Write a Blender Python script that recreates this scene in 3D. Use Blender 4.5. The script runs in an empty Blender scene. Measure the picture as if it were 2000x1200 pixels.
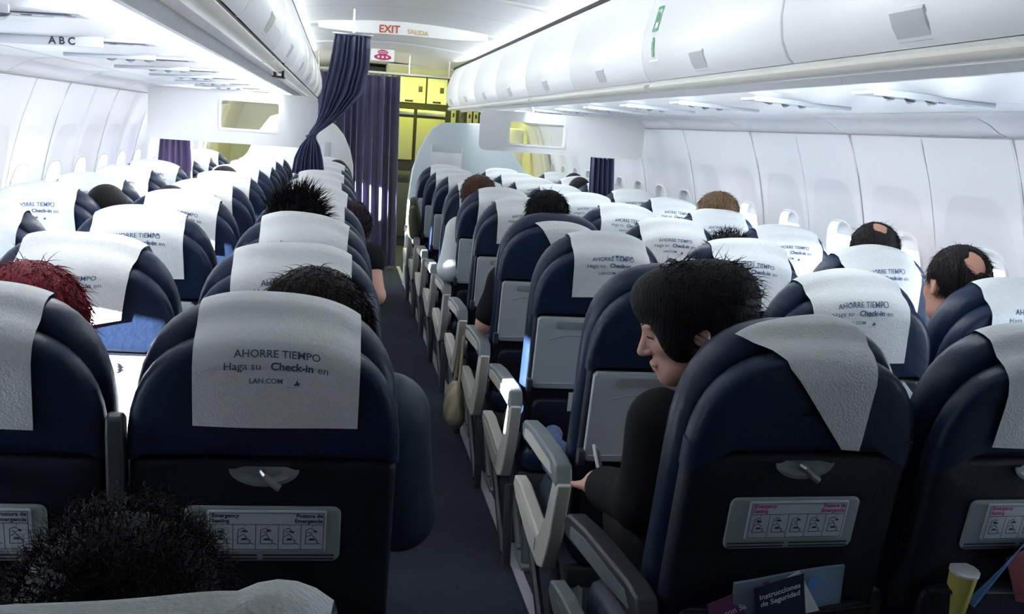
import bpy, bmesh, math, random
import numpy as np
from math import sin, cos, pi, radians
from mathutils import Vector, Matrix, Euler
random.seed(7); np.random.seed(7)
S = bpy.context.scene
COL = S.collection

# ------------------------------------------------------------------ camera
cd = bpy.data.cameras.new('camera'); cam = bpy.data.objects.new('camera', cd); COL.objects.link(cam)
cd.sensor_width = 36.0; cd.lens = 36.9; cd.clip_start = 0.05; cd.clip_end = 200
YAW, PITCH, ROLL = radians(9.81737), radians(9.41005), radians(4.0)
cam.matrix_world = Matrix.Translation((-.42, 0, 1.5)) @ (Matrix.Rotation(-YAW, 4, 'Z') @ Matrix.Rotation(pi/2-PITCH, 4, 'X') @ Matrix.Rotation(ROLL, 4, 'Z'))
S.camera = cam

# ------------------------------------------------------------------ colour management, world, lights
S.view_settings.view_transform = 'Standard'; S.view_settings.look = 'None'
S.view_settings.exposure = 0.0; S.view_settings.gamma = 1.0
S.view_settings.use_curve_mapping = False
S.cycles.use_denoising = True
S.cycles.max_bounces = 10; S.cycles.diffuse_bounces = 6; S.cycles.glossy_bounces = 4; S.cycles.transparent_max_bounces = 12
S.cycles.sample_clamp_indirect = 8.0
w = bpy.data.worlds.new('sky'); S.world = w; w.use_nodes = True
w.node_tree.nodes['Background'].inputs[0].default_value = (0.78, 0.88, 1.0, 1)
w.node_tree.nodes['Background'].inputs[1].default_value = 26.0

def sun(name, d, strength, col, ang):
    l = bpy.data.lights.new(name, 'SUN'); l.energy = strength; l.color = col; l.angle = radians(ang)
    o = bpy.data.objects.new(name, l); COL.objects.link(o)
    o.rotation_euler = Vector(d).to_track_quat('-Z', 'Y').to_euler(); o.location = (-6, -2, 4)
sun('sunlight', (.90, .342, -.165), 120.0, (1.0, .94, .95), 1.0)

def area(name, loc, direction, sx, sy, power, col):
    l = bpy.data.lights.new(name, 'AREA'); l.shape = 'RECTANGLE'; l.size = sx; l.size_y = sy; l.energy = power; l.color = col
    o = bpy.data.objects.new(name, l); COL.objects.link(o); o.location = loc
    z = -Vector(direction).normalized(); y = Vector((0, 1, 0)); x = y.cross(z).normalized(); y = z.cross(x)
    o.rotation_euler = Matrix((x, y, z)).transposed().to_euler()
    return o
# fluorescent strips of the cabin: ceiling coves above the bins, wall washers below them
for s in (-1, 1):
    area('ceiling_cove_lamp', (s*.80, 6.0, 2.146), (-s*1.0, 0, -.03), .03, 9.6, 46, (.94, .99, 1.0))
    area('wall_wash_lamp', (s*.812, 6.3, 1.682), (s*.90, 0, -.44), .018, 8.6, 30 if s > 0 else 40, (.88, .94, 1.0) if s > 0 else (.98, .98, 1.0))
area('galley_lamp', (.45, 12.4, 2.13), (0, .15, -1), .9, .25, 28, (.80, .86, .03))
area('entry_lamp', (-1.0, 11.6, 2.1), (-.2, 0, -1), .5, .3, 9, (.95, .92, .45))
area('curtain_backlight', (-1.60, 11.6, 1.05), (1, -.25, 0), .7, 1.6, 30, (1.0, .97, 1.0))  # added lamp inside the shut left door, lights the aisle curtain from behind
area('entry_lamp', (1.25, 11.6, 2.1), (.2, 0, -1), .3, .3, 12, (.85, .88, .15))

# ------------------------------------------------------------------ materials
def mat(name, col, rough=.5, spec=.5, metal=0, bump=None, noise=None, trans=0, emit=None, coat=0, sheen=0):
    m = bpy.data.materials.new(name); m.use_nodes = True; nt = m.node_tree; b = nt.nodes['Principled BSDF']
    b.inputs['Base Color'].default_value = (*col, 1); b.inputs['Roughness'].default_value = rough
    b.inputs['Specular IOR Level'].default_value = spec; b.inputs['Metallic'].default_value = metal
    b.inputs['Coat Weight'].default_value = coat
    b.inputs['Sheen Weight'].default_value = sheen
    if trans: b.inputs['Transmission Weight'].default_value = trans
    if emit: b.inputs['Emission Color'].default_value = (*emit[:3], 1); b.inputs['Emission Strength'].default_value = emit[3]
    tc = nt.nodes.new('ShaderNodeTexCoord')
    if noise:                                   # (scale, amount): mottled colour
        n = nt.nodes.new('ShaderNodeTexNoise'); n.inputs['Scale'].default_value = noise[0]; n.inputs['Detail'].default_value = 4
        nt.links.new(tc.outputs['Object'], n.inputs['Vector'])
        r = nt.nodes.new('ShaderNodeMix'); r.data_type = 'RGBA'
        a = noise[1]
        r.inputs[6].default_value = (*[c*(1-a) for c in col], 1); r.inputs[7].default_value = (*[min(1, c*(1+a)) for c in col], 1)
        nt.links.new(n.outputs['Fac'], r.inputs[0]); nt.links.new(r.outputs[2], b.inputs['Base Color'])
    if bump:                                    # (scale, strength)
        n = nt.nodes.new('ShaderNodeTexNoise'); n.inputs['Scale'].default_value = bump[0]; n.inputs['Detail'].default_value = 3
        nt.links.new(tc.outputs['Object'], n.inputs['Vector'])
        bp = nt.nodes.new('ShaderNodeBump'); bp.inputs['Strength'].default_value = bump[1]; bp.inputs['Distance'].default_value = .01
        nt.links.new(n.outputs['Fac'], bp.inputs['Height']); nt.links.new(bp.outputs['Normal'], b.inputs['Normal'])
    return m
LEATHER = mat('navy_leather', (.007, .017, .044), .42, .28, bump=(60, .12))
LEATHER_FACE = mat('navy_leather_front', (.007, .017, .046), .38, .32, bump=(60, .12))
BACKCOVER = mat('dark_back_cover', (.005, .008, .016), .5, .3, bump=(90, .1))
TRAY = mat('grey_tray_plastic', (.40, .46, .49), .42, .4)
TRAYDARK = mat('tray_recess', (.30, .33, .34), .5)
CREAM = mat('cream_plastic', (.66, .64, .57), .42)
GREYPL = mat('grey_armrest_plastic', (.20, .23, .24), .35)
DARKPL = mat('dark_grey_plastic', (.035, .042, .050), .4)
BLACK = mat('black_plastic', (.008, .009, .012), .45)
STEEL = mat('brushed_steel', (.55, .56, .58), .3, metal=1)
WHITE = mat('white_cabin_panel', (.84, .85, .85), .38, .4)
WALLM = mat('white_wall_panel', (.82, .84, .87), .45, .4)
BINM = mat('white_bin_plastic', (.88, .89, .885), .34, .45)
BINGREY = mat('bin_latch_grey', (.56, .57, .56), .4)
RAILM = mat('cream_grip_rail', (.88, .86, .77), .4)
GAP = mat('dark_gap', (.01, .01, .012), .7)
SEAM = mat('panel_seam', (.30, .31, .32), .6)
PAPER = mat('white_paper', (.80, .83, .83), .75, .2, bump=(220, .25), noise=(110, .08))
INK = mat('navy_ink', (.035, .075, .17), .6)
INKD = mat('dark_ink', (.03, .035, .05), .6)
INKR = mat('magenta_ink', (.45, .05, .20), .6)
CARD = mat('placard_white', (.62, .68, .74), .4)
PLATE = mat('placard_plate', (.30, .36, .36), .4)
CARPET = mat('carpet', (.048, .056, .078), .9, .1, bump=(400, .8), noise=(260, .45))
TRACK = mat('aluminium_track', (.46, .44, .52), .4)
CURTAIN = mat('navy_curtain', (.040, .046, .105), .38, .6, bump=(150, .1))
CURTAIN_P = mat('violet_curtain', (.13, .09, .20), .6, .3, sheen=.3)
PARTI = mat('partition_panel', (.60, .68, .70), .4)
GALLEY = mat('galley_panel', (.72, .72, .62), .35)
GALLEYD = mat('galley_cart_panel', (.26, .26, .20), .4)
DOORM = mat('door_lining', (.70, .69, .58), .45)
PSUM = mat('service_panel_grey', (.60, .64, .70), .4)
PSUD = mat('service_panel_dark', (.08, .08, .11), .4)
GREEN = mat('green_sign', (.05, .33, .14), .5)
REDSIGN = mat('red_sign', (.45, .03, .12), .4)
EXITINK = mat('exit_red', (.42, .07, .03), .5)
AMBER = mat('exit_amber', (.62, .40, .16), .5)
SKIN = mat('skin', (.50, .25, .18), .5, .35)
SKIN_L = mat('skin_light', (.60, .34, .27), .5, .35)
EYEW = mat('eye_white', (.7, .68, .66), .3)
def hair_streaks(m, k):
    nt = m.node_tree; b = nt.nodes['Principled BSDF']; col = tuple(b.inputs['Base Color'].default_value)[:3]
    tc = nt.nodes.new('ShaderNodeTexCoord'); mp = nt.nodes.new('ShaderNodeMapping'); mp.inputs['Scale'].default_value = (170, 60, 14)
    n = nt.nodes.new('ShaderNodeTexNoise'); n.inputs['Scale'].default_value = 1.6; n.inputs['Detail'].default_value = 5; n.inputs['Distortion'].default_value = .6
    nt.links.new(tc.outputs['Object'], mp.inputs[0]); nt.links.new(mp.outputs[0], n.inputs['Vector'])
    r = nt.nodes.new('ShaderNodeValToRGB'); r.color_ramp.elements[0].position = .35; r.color_ramp.elements[1].position = .68
    r.color_ramp.elements[0].color = (*[c*.45 for c in col], 1); r.color_ramp.elements[1].color = (*[min(1, c*k) for c in col], 1)
    nt.links.new(n.outputs['Fac'], r.inputs[0]); nt.links.new(r.outputs[0], b.inputs['Base Color'])
    bp = nt.nodes.new('ShaderNodeBump'); bp.inputs['Strength'].default_value = .9; bp.inputs['Distance'].default_value = .006
    nt.links.new(n.outputs['Fac'], bp.inputs['Height']); nt.links.new(bp.outputs['Normal'], b.inputs['Normal']); return m
HAIRBLACK = mat('black_hair', (.004, .004, .005), .55, .16)
HAIRDARK = mat('dark_brown_hair', (.009, .007, .007), .55, .16)
HAIRPLUM = mat('plum_brown_hair', (.022, .010, .015), .55, .2)
HAIRRED = mat('red_dyed_hair', (.20, .010, .025), .5, .2)
HAIRBROWN = mat('brown_hair', (.075, .035, .024), .55, .2)
HAIRGINGER = mat('ginger_grey_hair', (.20, .125, .075), .6, .2)
for m_, k_ in ((HAIRBLACK, 2), (HAIRDARK, 2.2), (HAIRPLUM, 1.8), (HAIRRED, 1.6), (HAIRBROWN, 1.7), (HAIRGINGER, 1.5)): hair_streaks(m_, k_)
CLOTHBLACK = mat('black_cloth', (.010, .010, .013), .85, .15)
CLOTHNAVY = mat('dark_teal_jacket', (.018, .038, .058), .5, .4, bump=(30, .3))
CLOTHWHITE = mat('white_cloth', (.80, .82, .84), .8, .1)
CLOTHGREY = mat('grey_cloth', (.12, .13, .16), .85, .1)
DENIM = mat('denim', (.10, .13, .24), .8, .1, noise=(200, .3))
BAGM = mat('beige_bag', (.50, .43, .30), .6)
OLIVE = mat('olive_cloth', (.10, .12, .07), .7)
BLUEPL = mat('blue_plastic', (.10, .24, .50), .25)
YELLOW = mat('yellow_paper', (.50, .45, .10), .5)
REDBK = mat('red_booklet', (.22, .045, .06), .45)
PURPLE = mat('plum_card', (.16, .045, .12), .45)
NAVYCARD = mat('navy_card', (.012, .02, .05), .4)
WHITEINK = mat('white_ink', (.75, .75, .78), .5)
PHONE = mat('white_phone', (.85, .85, .88), .25)
CLEAR = bpy.data.materials.new('clear_plastic_film'); CLEAR.use_nodes = True
def mix_clear(m, tint, fac, rough=.08):
    nt = m.node_tree; nt.nodes.clear(); o = nt.nodes.new('ShaderNodeOutputMaterial'); mx = nt.nodes.new('ShaderNodeMixShader')
    t = nt.nodes.new('ShaderNodeBsdfTransparent'); g = nt.nodes.new('ShaderNodeBsdfPrincipled')
    t.inputs[0].default_value = (*tint, 1); g.inputs['Base Color'].default_value = (*tint, 1); g.inputs['Roughness'].default_value = rough
    mx.inputs[0].default_value = fac
    nt.links.new(t.outputs[0], mx.inputs[1]); nt.links.new(g.outputs[0], mx.inputs[2]); nt.links.new(mx.outputs[0], o.inputs[0])
mix_clear(CLEAR, (.55, .70, .85), .35)
GLASS = bpy.data.materials.new('window_pane'); GLASS.use_nodes = True; mix_clear(GLASS, (.95, .98, 1.0), .06)
FROST = bpy.data.materials.new('divider_pane'); FROST.use_nodes = True; mix_clear(FROST, (.97, .98, .96), .10)

# ------------------------------------------------------------------ helpers
def mesh_obj(name, verts, faces, m, parent=None, smooth=True, ang=None):
    me = bpy.data.meshes.new(name); me.from_pydata([tuple(map(float, v)) for v in verts], [], [tuple(f) for f in faces]); me.update()
    bm = bmesh.new(); bm.from_mesh(me); bmesh.ops.recalc_face_normals(bm, faces=bm.faces); bm.to_mesh(me); bm.free()
    return link_mesh(name, me, m, parent, smooth, ang)
def link_mesh(name, me, m, parent=None, smooth=True, ang=None):
    if smooth:
        me.polygons.foreach_set('use_smooth', [True]*len(me.polygons))
        if ang is not None: me.set_sharp_from_angle(angle=radians(ang))
    for mm in (m if isinstance(m, (list, tuple)) else [m]): me.materials.append(mm)
    o = bpy.data.objects.new(name, me); COL.objects.link(o)
    if parent: o.parent = parent
    return o
def tag(o, label, cat, group=None):
    o['label'] = label; o['category'] = cat
    if group: o['group'] = group
    return o
def struct(o): o['kind'] = 'structure'; return o
def empty(name, loc=(0, 0, 0), label=None, cat=None, group=None):
    o = bpy.data.objects.new(name, None); o.empty_display_size = .1; COL.objects.link(o); o.location = loc
    if label: tag(o, label, cat, group)
    return o
class MB:
    """collects simple solids into one mesh"""
    def __init__(s): s.v = []; s.f = []
    def add(s, v, f):
        n = len(s.v); s.v += [tuple(p) for p in v]; s.f += [tuple(i+n for i in q) for q in f]; return s
    def box(s, lo, hi, bev=0):
        x0, y0, z0 = lo; x1, y1, z1 = hi
        if bev <= 0:
            return s.add([(x0,y0,z0),(x1,y0,z0),(x1,y1,z0),(x0,y1,z0),(x0,y0,z1),(x1,y0,z1),(x1,y1,z1),(x0,y1,z1)],
                         [(0,3,2,1),(4,5,6,7),(0,1,5,4),(1,2,6,5),(2,3,7,6),(3,0,4,7)])
        bm = bmesh.new(); bmesh.ops.create_cube(bm, size=1)
        for v in bm.verts: v.co = Vector(((x0+x1)/2+v.co.x*(x1-x0), (y0+y1)/2+v.co.y*(y1-y0), (z0+z1)/2+v.co.z*(z1-z0)))
        bmesh.ops.bevel(bm, geom=list(bm.edges), offset=bev, segments=2, profile=.5, affect='EDGES')
        bm.verts.index_update(); s.add([v.co[:] for v in bm.verts], [[v.index for v in f.verts] for f in bm.faces]); bm.free(); return s
    def tube(s, pts, r, n=8, cap=True):
        pts = [Vector(p) for p in pts]; rr = r if isinstance(r, (list, tuple)) else [r]*len(pts); rings = []
        up = Vector((0, 0, 1))
        for i, p in enumerate(pts):
            t = (pts[min(i+1, len(pts)-1)]-pts[max(i-1, 0)]).normalized()
            a = t.cross(up);  a = a if a.length > 1e-3 else t.cross(Vector((1, 0, 0)))
            a.normalize(); b = t.cross(a)
            rings.append([p+(a*cos(2*pi*k/n)+b*sin(2*pi*k/n))*rr[i] for k in range(n)])
        v = [q for R in rings for q in R]; f = []
        for i in range(len(pts)-1):
            for k in range(n): f.append((i*n+k, i*n+(k+1) % n, (i+1)*n+(k+1) % n, (i+1)*n+k))
        if cap: f += [tuple(range(n))[::-1], tuple((len(pts)-1)*n+k for k in range(n))]
        return s.add(v, f)
    def prism(s, poly, y0, y1, axis='y'):
        """poly of (a,b) extruded: axis y -> (a,y,b); axis x -> (x,a,b); axis z -> (a,b,z)"""
        g = {'y': lambda p, t: (p[0], t, p[1]), 'x': lambda p, t: (t, p[0], p[1]), 'z': lambda p, t: (p[0], p[1], t)}[axis]
        n = len(poly)
        return s.add([g(p, y0) for p in poly]+[g(p, y1) for p in poly],
                     [tuple(range(n)), tuple(range(2*n-1, n-1, -1))]+[(i, (i+1) % n, n+(i+1) % n, n+i) for i in range(n)])
    def strip(s, poly, y0, y1, thick=0):
        """open profile (x,z) swept along y"""
        n = len(poly)
        return s.add([(p[0], y0, p[1]) for p in poly]+[(p[0], y1, p[1]) for p in poly], [(i, i+1, n+i+1, n+i) for i in range(n-1)])
    def map(s, fn): s.v = [tuple(fn(*p)) for p in s.v]; return s
    def build(s, name, m, parent=None, smooth=True, ang=35): return mesh_obj(name, s.v, s.f, m, parent, smooth, ang)

def slab(outline, t0, t1, r, dome0=0, dome1=0, seg=3):
    """pillow solid: outline of (x,u), from t0 (front, negative) to t1 (aft); rounded rim r, domed faces. coords (x,t,u)"""
    n = len(outline); cx = sum(p[0] for p in outline)/n; cu = sum(p[1] for p in outline)/n
    def inset(d):
        out = []
        for p in outline:
            v = Vector((p[0]-cx, p[1]-cu)); L = v.length; out.append((cx+v.x*max(0, (L-d))/L, cu+v.y*max(0, (L-d))/L))
        return out
    rings = []
    def dome(k): return 1-k*k
    maxd = min(math.hypot(p[0]-cx, p[1]-cu) for p in outline)
    for k in (.12, .35, .6, .85):                      # front face, centre outwards
        rings.append(([(cx+(p[0]-cx)*k, cu+(p[1]-cu)*k) for p in inset(r)], t0-dome0*dome(k)))
    for i in range(seg+1):
        a = pi/2*i/seg; rings.append((inset(r*(1-sin(a))), t0+r*(1-cos(a))))
    for i in range(seg+1):
        a = pi/2*(1-i/seg); rings.append((inset(r*(1-sin(a))), t1-r*(1-cos(a))))
    for k in (.85, .6, .35, .12):
        rings.append(([(cx+(p[0]-cx)*k, cu+(p[1]-cu)*k) for p in inset(r)], t1+dome1*dome(k)))
    v = [(x, t, u) for R, t in rings for x, u in R]; f = []
    m = len(rings)
    for i in range(m-1):
        for k in range(n): f.append((i*n+k, i*n+(k+1) % n, (i+1)*n+(k+1) % n, (i+1)*n+k))
    f += [tuple(range(n))[::-1], tuple((m-1)*n+k for k in range(n))]
    return v, f

def rrect(x0, x1, u0, u1, r, seg=5, rb=None):
    rb = r if rb is None else rb; o = []
    for cx, cu, a0, rr in ((x1, u1, 0, r), (x0, u1, 90, r), (x0, u0, 180, rb), (x1, u0, 270, rb)):
        sx = -1 if cx == x1 else 1; su = -1 if cu == u1 else 1
        for i in range(seg+1):
            a = radians(a0+90*i/seg); o.append((cx+sx*rr+rr*cos(a), cu+su*rr+rr*sin(a)))
    return o

def text_mesh(s, size, bold=0, align='CENTER'):
    """2-D triangulated lettering as (verts (x,y), faces)"""
    c = bpy.data.curves.new('t', 'FONT'); c.body = s; c.size = size; c.align_x = align; c.offset = bold; c.resolution_u = 3
    o = bpy.data.objects.new('t', c); COL.objects.link(o)
    dg = bpy.context.evaluated_depsgraph_get(); me = bpy.data.meshes.new_from_object(o.evaluated_get(dg))
    v = [(p.co.x, p.co.y) for p in me.vertices]; f = [tuple(q.vertices) for q in me.polygons]
    bpy.data.objects.remove(o); bpy.data.curves.remove(c); bpy.data.meshes.remove(me)
    return v, f
def place_text(s, size, fn, name, m, parent, bold=0, align='CENTER'):
    v, f = text_mesh(s, size, bold, align)
    return mesh_obj(name, [fn(*p) for p in v], f, m, parent, smooth=False)

# ------------------------------------------------------------------ the shell
WALLP = [(1.640, 1.60), (1.672, 1.53), (1.70, 1.45), (1.728, 1.35), (1.752, 1.25), (1.772, 1.15), (1.788, 1.05), (1.80, .93), (1.806, .80), (1.80, .6), (1.775, .38), (1.73, .17), (1.68, 0.0)]
def wall_x(z):
    zs = [p[1] for p in WALLP][::-1]; xs = [p[0] for p in WALLP][::-1]
    return float(np.interp(z, zs, xs))
Y0, Y1 = -3.0, 10.9
struct(MB().box((-1.75, Y0-.1, -.08), (1.75, 14.0, 0)).build('floor', CARPET, smooth=False))
# ceiling: arch between the bins, then over them down to the side walls
arch = [(-.72, 2.165), (-.66, 2.172), (-.58, 2.183), (-.45, 2.197), (-.22, 2.214), (0, 2.220), (.22, 2.214), (.45, 2.197), (.58, 2.183), (.66, 2.172), (.72, 2.165)]
full = [(-1.738, 1.48), (-1.80, 1.56), (-1.74, 1.8), (-1.5, 2.1), (-1.15, 2.22), (-.92, 2.20), (-.80, 2.185)]+arch+[(.80, 2.185), (.92, 2.20), (1.15, 2.22), (1.5, 2.1), (1.74, 1.8), (1.80, 1.56), (1.738, 1.48)]
ceil = struct(MB().strip(full, Y0, 14.0).build('ceiling', WHITE, ang=50))
# raised arch bands across the aisle ceiling
for y in (2.0, 3.9, 5.75, 7.7, 9.55):
    m = MB(); n = len(arch); a = .10 if y != 7.7 else .26
    prof = arch[1:-1]; k = len(prof)
    v = [(x, y+dy, z-dz) for dy, dz in ((0, .002), (.03, .016), (a, .016), (a+.03, .002)) for x, z in prof]
    f = [(r*k+i, r*k+i+1, (r+1)*k+i+1, (r+1)*k+i) for r in range(3) for i in range(k-1)]
    o = m.add(v, f).build('trim_1', WHITE, ceil); 
for y in (2.95, 4.85, 6.7, 8.8):
    prof = arch[1:-1]; k = len(prof)
    MB().add([(x, y+d, z-.0025) for d in (0, .006) for x, z in prof], [(i, i+1, k+i+1, k+i) for i in range(k-1)]).build('ceiling_seam', SEAM, ceil)
for nm, y0, y1 in (('wall_back', Y0-.1, Y0), ('wall_front', 14.0, 14.1)):
    struct(MB().box((-1.9, y0, -.08), (1.9, y1, 2.3)).build(nm, GALLEY if nm == 'wall_front' else WALLM, smooth=False))

WIN0, WP = 4.37, .54
def build_wall(side, name):
    root = None; vs = []; fs = []
    def P(y, z, off=0):            # off > 0 pushes outwards
        # tangent/normal of the profile
        e = .01; dx = (wall_x(z+e)-wall_x(z-e))/(2*e); nrm = Vector((1, -dx)).normalized()
        return (side*(wall_x(z)+nrm.x*off), y, z+nrm.y*off)
    wins = [WIN0+WP*k for k in range(-13, 13)]
    lo, hi = wins[0]-WP/2, wins[-1]+WP/2
    A = 48; zc = 1.02
    def sup(t, hx, hz, n): c, s = cos(t), sin(t); return hx*abs(c)**(2/n)*(1 if c >= 0 else -1), hz*abs(s)**(2/n)*(1 if s >= 0 else -1)
    for yc in wins:
        base = len(vs)
        # rings: rectangle border -> recess rim -> recess floor -> window reveal -> pane
        rings = []
        ts = [2*pi*(i+.5)/A for i in range(A)]
        def rect(t):
            c, s = cos(t), sin(t); hx = WP/2-.002; zt, zb = 1.60-zc, zc-.52
            kx = hx/abs(c) if abs(c) > 1e-6 else 9; kz = (zt if s > 0 else zb)/abs(s) if abs(s) > 1e-6 else 9
            k = min(kx, kz); return c*k, s*k
        R0 = [rect(t) for t in ts]
        # snap corners
        def trap(t, g):
            a, b = sup(t, .225+g, .36+g, 5); b2 = b+0.005
            return a*(1-.16*max(0, b)/.36), b2
        rings.append((R0, 0)); rings.append(([trap(t, .014) for t in ts], 0)); rings.append(([trap(t, .004) for t in ts], .0025)); rings.append(([trap(t, -.026) for t in ts], .017))
        rings.append(([sup(t, .150, .205, 3.2) for t in ts], .021)); rings.append(([sup(t, .138, .192, 3.2) for t in ts], .026))
        rings.append(([sup(t, .118, .168, 3.2) for t in ts], .075))
        rings.append(([(a*(1+.004/max(abs(a), .05)), b) for a, b in R0], .075))
        for R, off in rings: vs += [P(yc+a, zc+b, off) for a, b in R]
        for r in range(len(rings)-1):
            for i in range(A): fs.append((base+r*A+i, base+r*A+(i+1) % A, base+(r+1)*A+(i+1) % A, base+(r+1)*A+i))
        # corner fill of the rectangle
        for cx, cz in ((WP/2-.002, .58), (-(WP/2-.002), .58), (-(WP/2-.002), -.5), (WP/2-.002, -.5)):
            best = sorted(range(A), key=lambda i: (R0[i][0]-cx)**2+(R0[i][1]-cz)**2)[:2]
            k = len(vs); vs.append(P(yc+cx, zc+cz)); fs.append((k, base+best[0], base+best[1]))
    # dado below, plain ends, thin strips between cells
    zs = [.52, .38, .17, 0.0]
    b = len(vs)
    for y in (Y0, 10.9): vs += [P(y, z) for z in zs]
    for i in range(3): fs.append((b+i, b+i+1, b+4+i+1, b+4+i))
    zs = [p[1] for p in WALLP if p[1] >= .52]+[.52]
    for y0, y1 in ((Y0, lo+.002), (hi-.002, 10.9)):
        b = len(vs); n = len(zs)
        for y in (y0, y1): vs += [P(y, z) for z in zs]
        for i in range(n-1): fs.append((b+i, b+i+1, b+n+i+1, b+n+i))
    for k in range(len(wins)-1):
        y = wins[k]+WP/2; b = len(vs); n = len(zs)
        for yy in (y-.0035, y+.0035): vs += [P(yy, z, .0015) for z in zs]
        for i in range(n-1): fs.append((b+i, b+i+1, b+n+i+1, b+n+i))
    root = struct(mesh_obj(name, vs, fs, WALLM, ang=40))
    # seams every two windows: dark groove with a raised edge
    for k in range(-6, 7):
        y = 4.10+1.08*k
        if not 0 < y < 10.8: continue
        zz = np.linspace(1.60, .55, 24); n = len(zz)
        MB().add([P(yy, z, -.002) for yy in (y-.003, y+.003) for z in zz], [(i, i+1, n+i+1, n+i) for i in range(n-1)]).build('panel_seam', SEAM, root)
        MB().add([P(yy, z, o) for yy, o in ((y+.008, 0), (y+.013, -.004), (y+.025, -.004), (y+.03, 0)) for z in zz],
                 [(r*n+i, r*n+i+1, (r+1)*n+i+1, (r+1)*n+i) for r in range(3) for i in range(n-1)]).build('panel_rib', WALLM, root)
    return root, wins, P, sup
win_n = 0
for side, nm in ((-1, 'wall_left'), (1, 'wall_right')):
    wroot, wins, P, sup = build_wall(side, nm)
    for yc in wins:
        if yc > 11: continue
        win_n += 1
        ts = [2*pi*i/32 for i in range(32)]
        pts = [(yc+a, 1.02+b) for a, b in (sup(t, .121, .171, 3.2) for t in ts)]
        o = struct(mesh_obj('window_%d' % win_n, [P(y, z, .070) for y, z in pts], [tuple(range(32))], GLASS, smooth=False))
        # shade: raised fully out of sight on sunny windows, half drawn on some
        drop = {1: .06, -1: .03}[side]
        if side > 0 and yc > 5.6: drop = .26
        if side < 0 and 4.3 < yc < 4.7: drop = .30
        if yc < 1.2: drop = .345
        sh = [(yc-.128, 1.20), (yc+.128, 1.20), (yc+.128, 1.20-drop), (yc-.128, 1.20-drop)]
        mesh_obj('window_shade', [P(y, z, .060) for y, z in sh]+[P(y, z, .066) for y, z in sh],
                 [(0, 1, 2, 3), (7, 6, 5, 4), (0, 4, 5, 1), (1, 5, 6, 2), (2, 6, 7, 3), (3, 7, 4, 0)], WHITE, o, smooth=False)
        rim = [[P(yc+a, 1.02+b, o2) for a, b in (sup(t, .142+g, .196+g, 3.2) for t in ts)] for g, o2 in ((0, .027), (-.002, .018), (-.010, .018), (-.012, .032))]
        MB().add([p for R in rim for p in R], [(r*32+i, r*32+(i+1) % 32, (r+1)*32+(i+1) % 32, (r+1)*32+i) for r in range(3) for i in range(32)]).build('window_frame', CREAM if side < 0 else WHITE, o)
    # rounded valance between wall top and bins: one scalloped light cover per panel
    for k in range(-3, 7):
        y = 4.10+1.08*k
        if y < 0.5: continue
        prof = [(1.655, 1.600), (1.625, 1.592), (1.595, 1.602), (1.56, 1.625), (1.51, 1.645), (1.44, 1.655)]
        v = []; N = 14
        for i in range(N+1):
            f_ = i/N; e = 1-abs(2*f_-1)**5
            v += [(side*(x+(.012*e if j in (2, 3, 4) else 0)), y+.003+1.075*f_, z+(.018*e if j in (2, 3, 4) else 0)) for j, (x, z) in enumerate(prof)]
        n = len(prof)
        mesh_obj('trim_%d' % (2 if side < 0 else 3), v, [(i*n+j, i*n+j+1, (i+1)*n+j+1, (i+1)*n+j) for i in range(N) for j in range(n-1)], WALLM, wroot)
    # dark joint line at wall top
    MB().box((side*1.632-.006, 0, 1.588), (side*1.632+.006, 10.8, 1.596)).build('wall_top_groove', SEAM, wroot, smooth=False)

# floor track along the aisle
tr = struct(MB().box((.232, Y0, 0), (.268, 11.2, .008), .003).build('trim_4', TRACK))
struct(MB().box((-.268, Y0, 0), (-.232, 11.2, .006), .002).build('trim_5', DARKPL))

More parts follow.
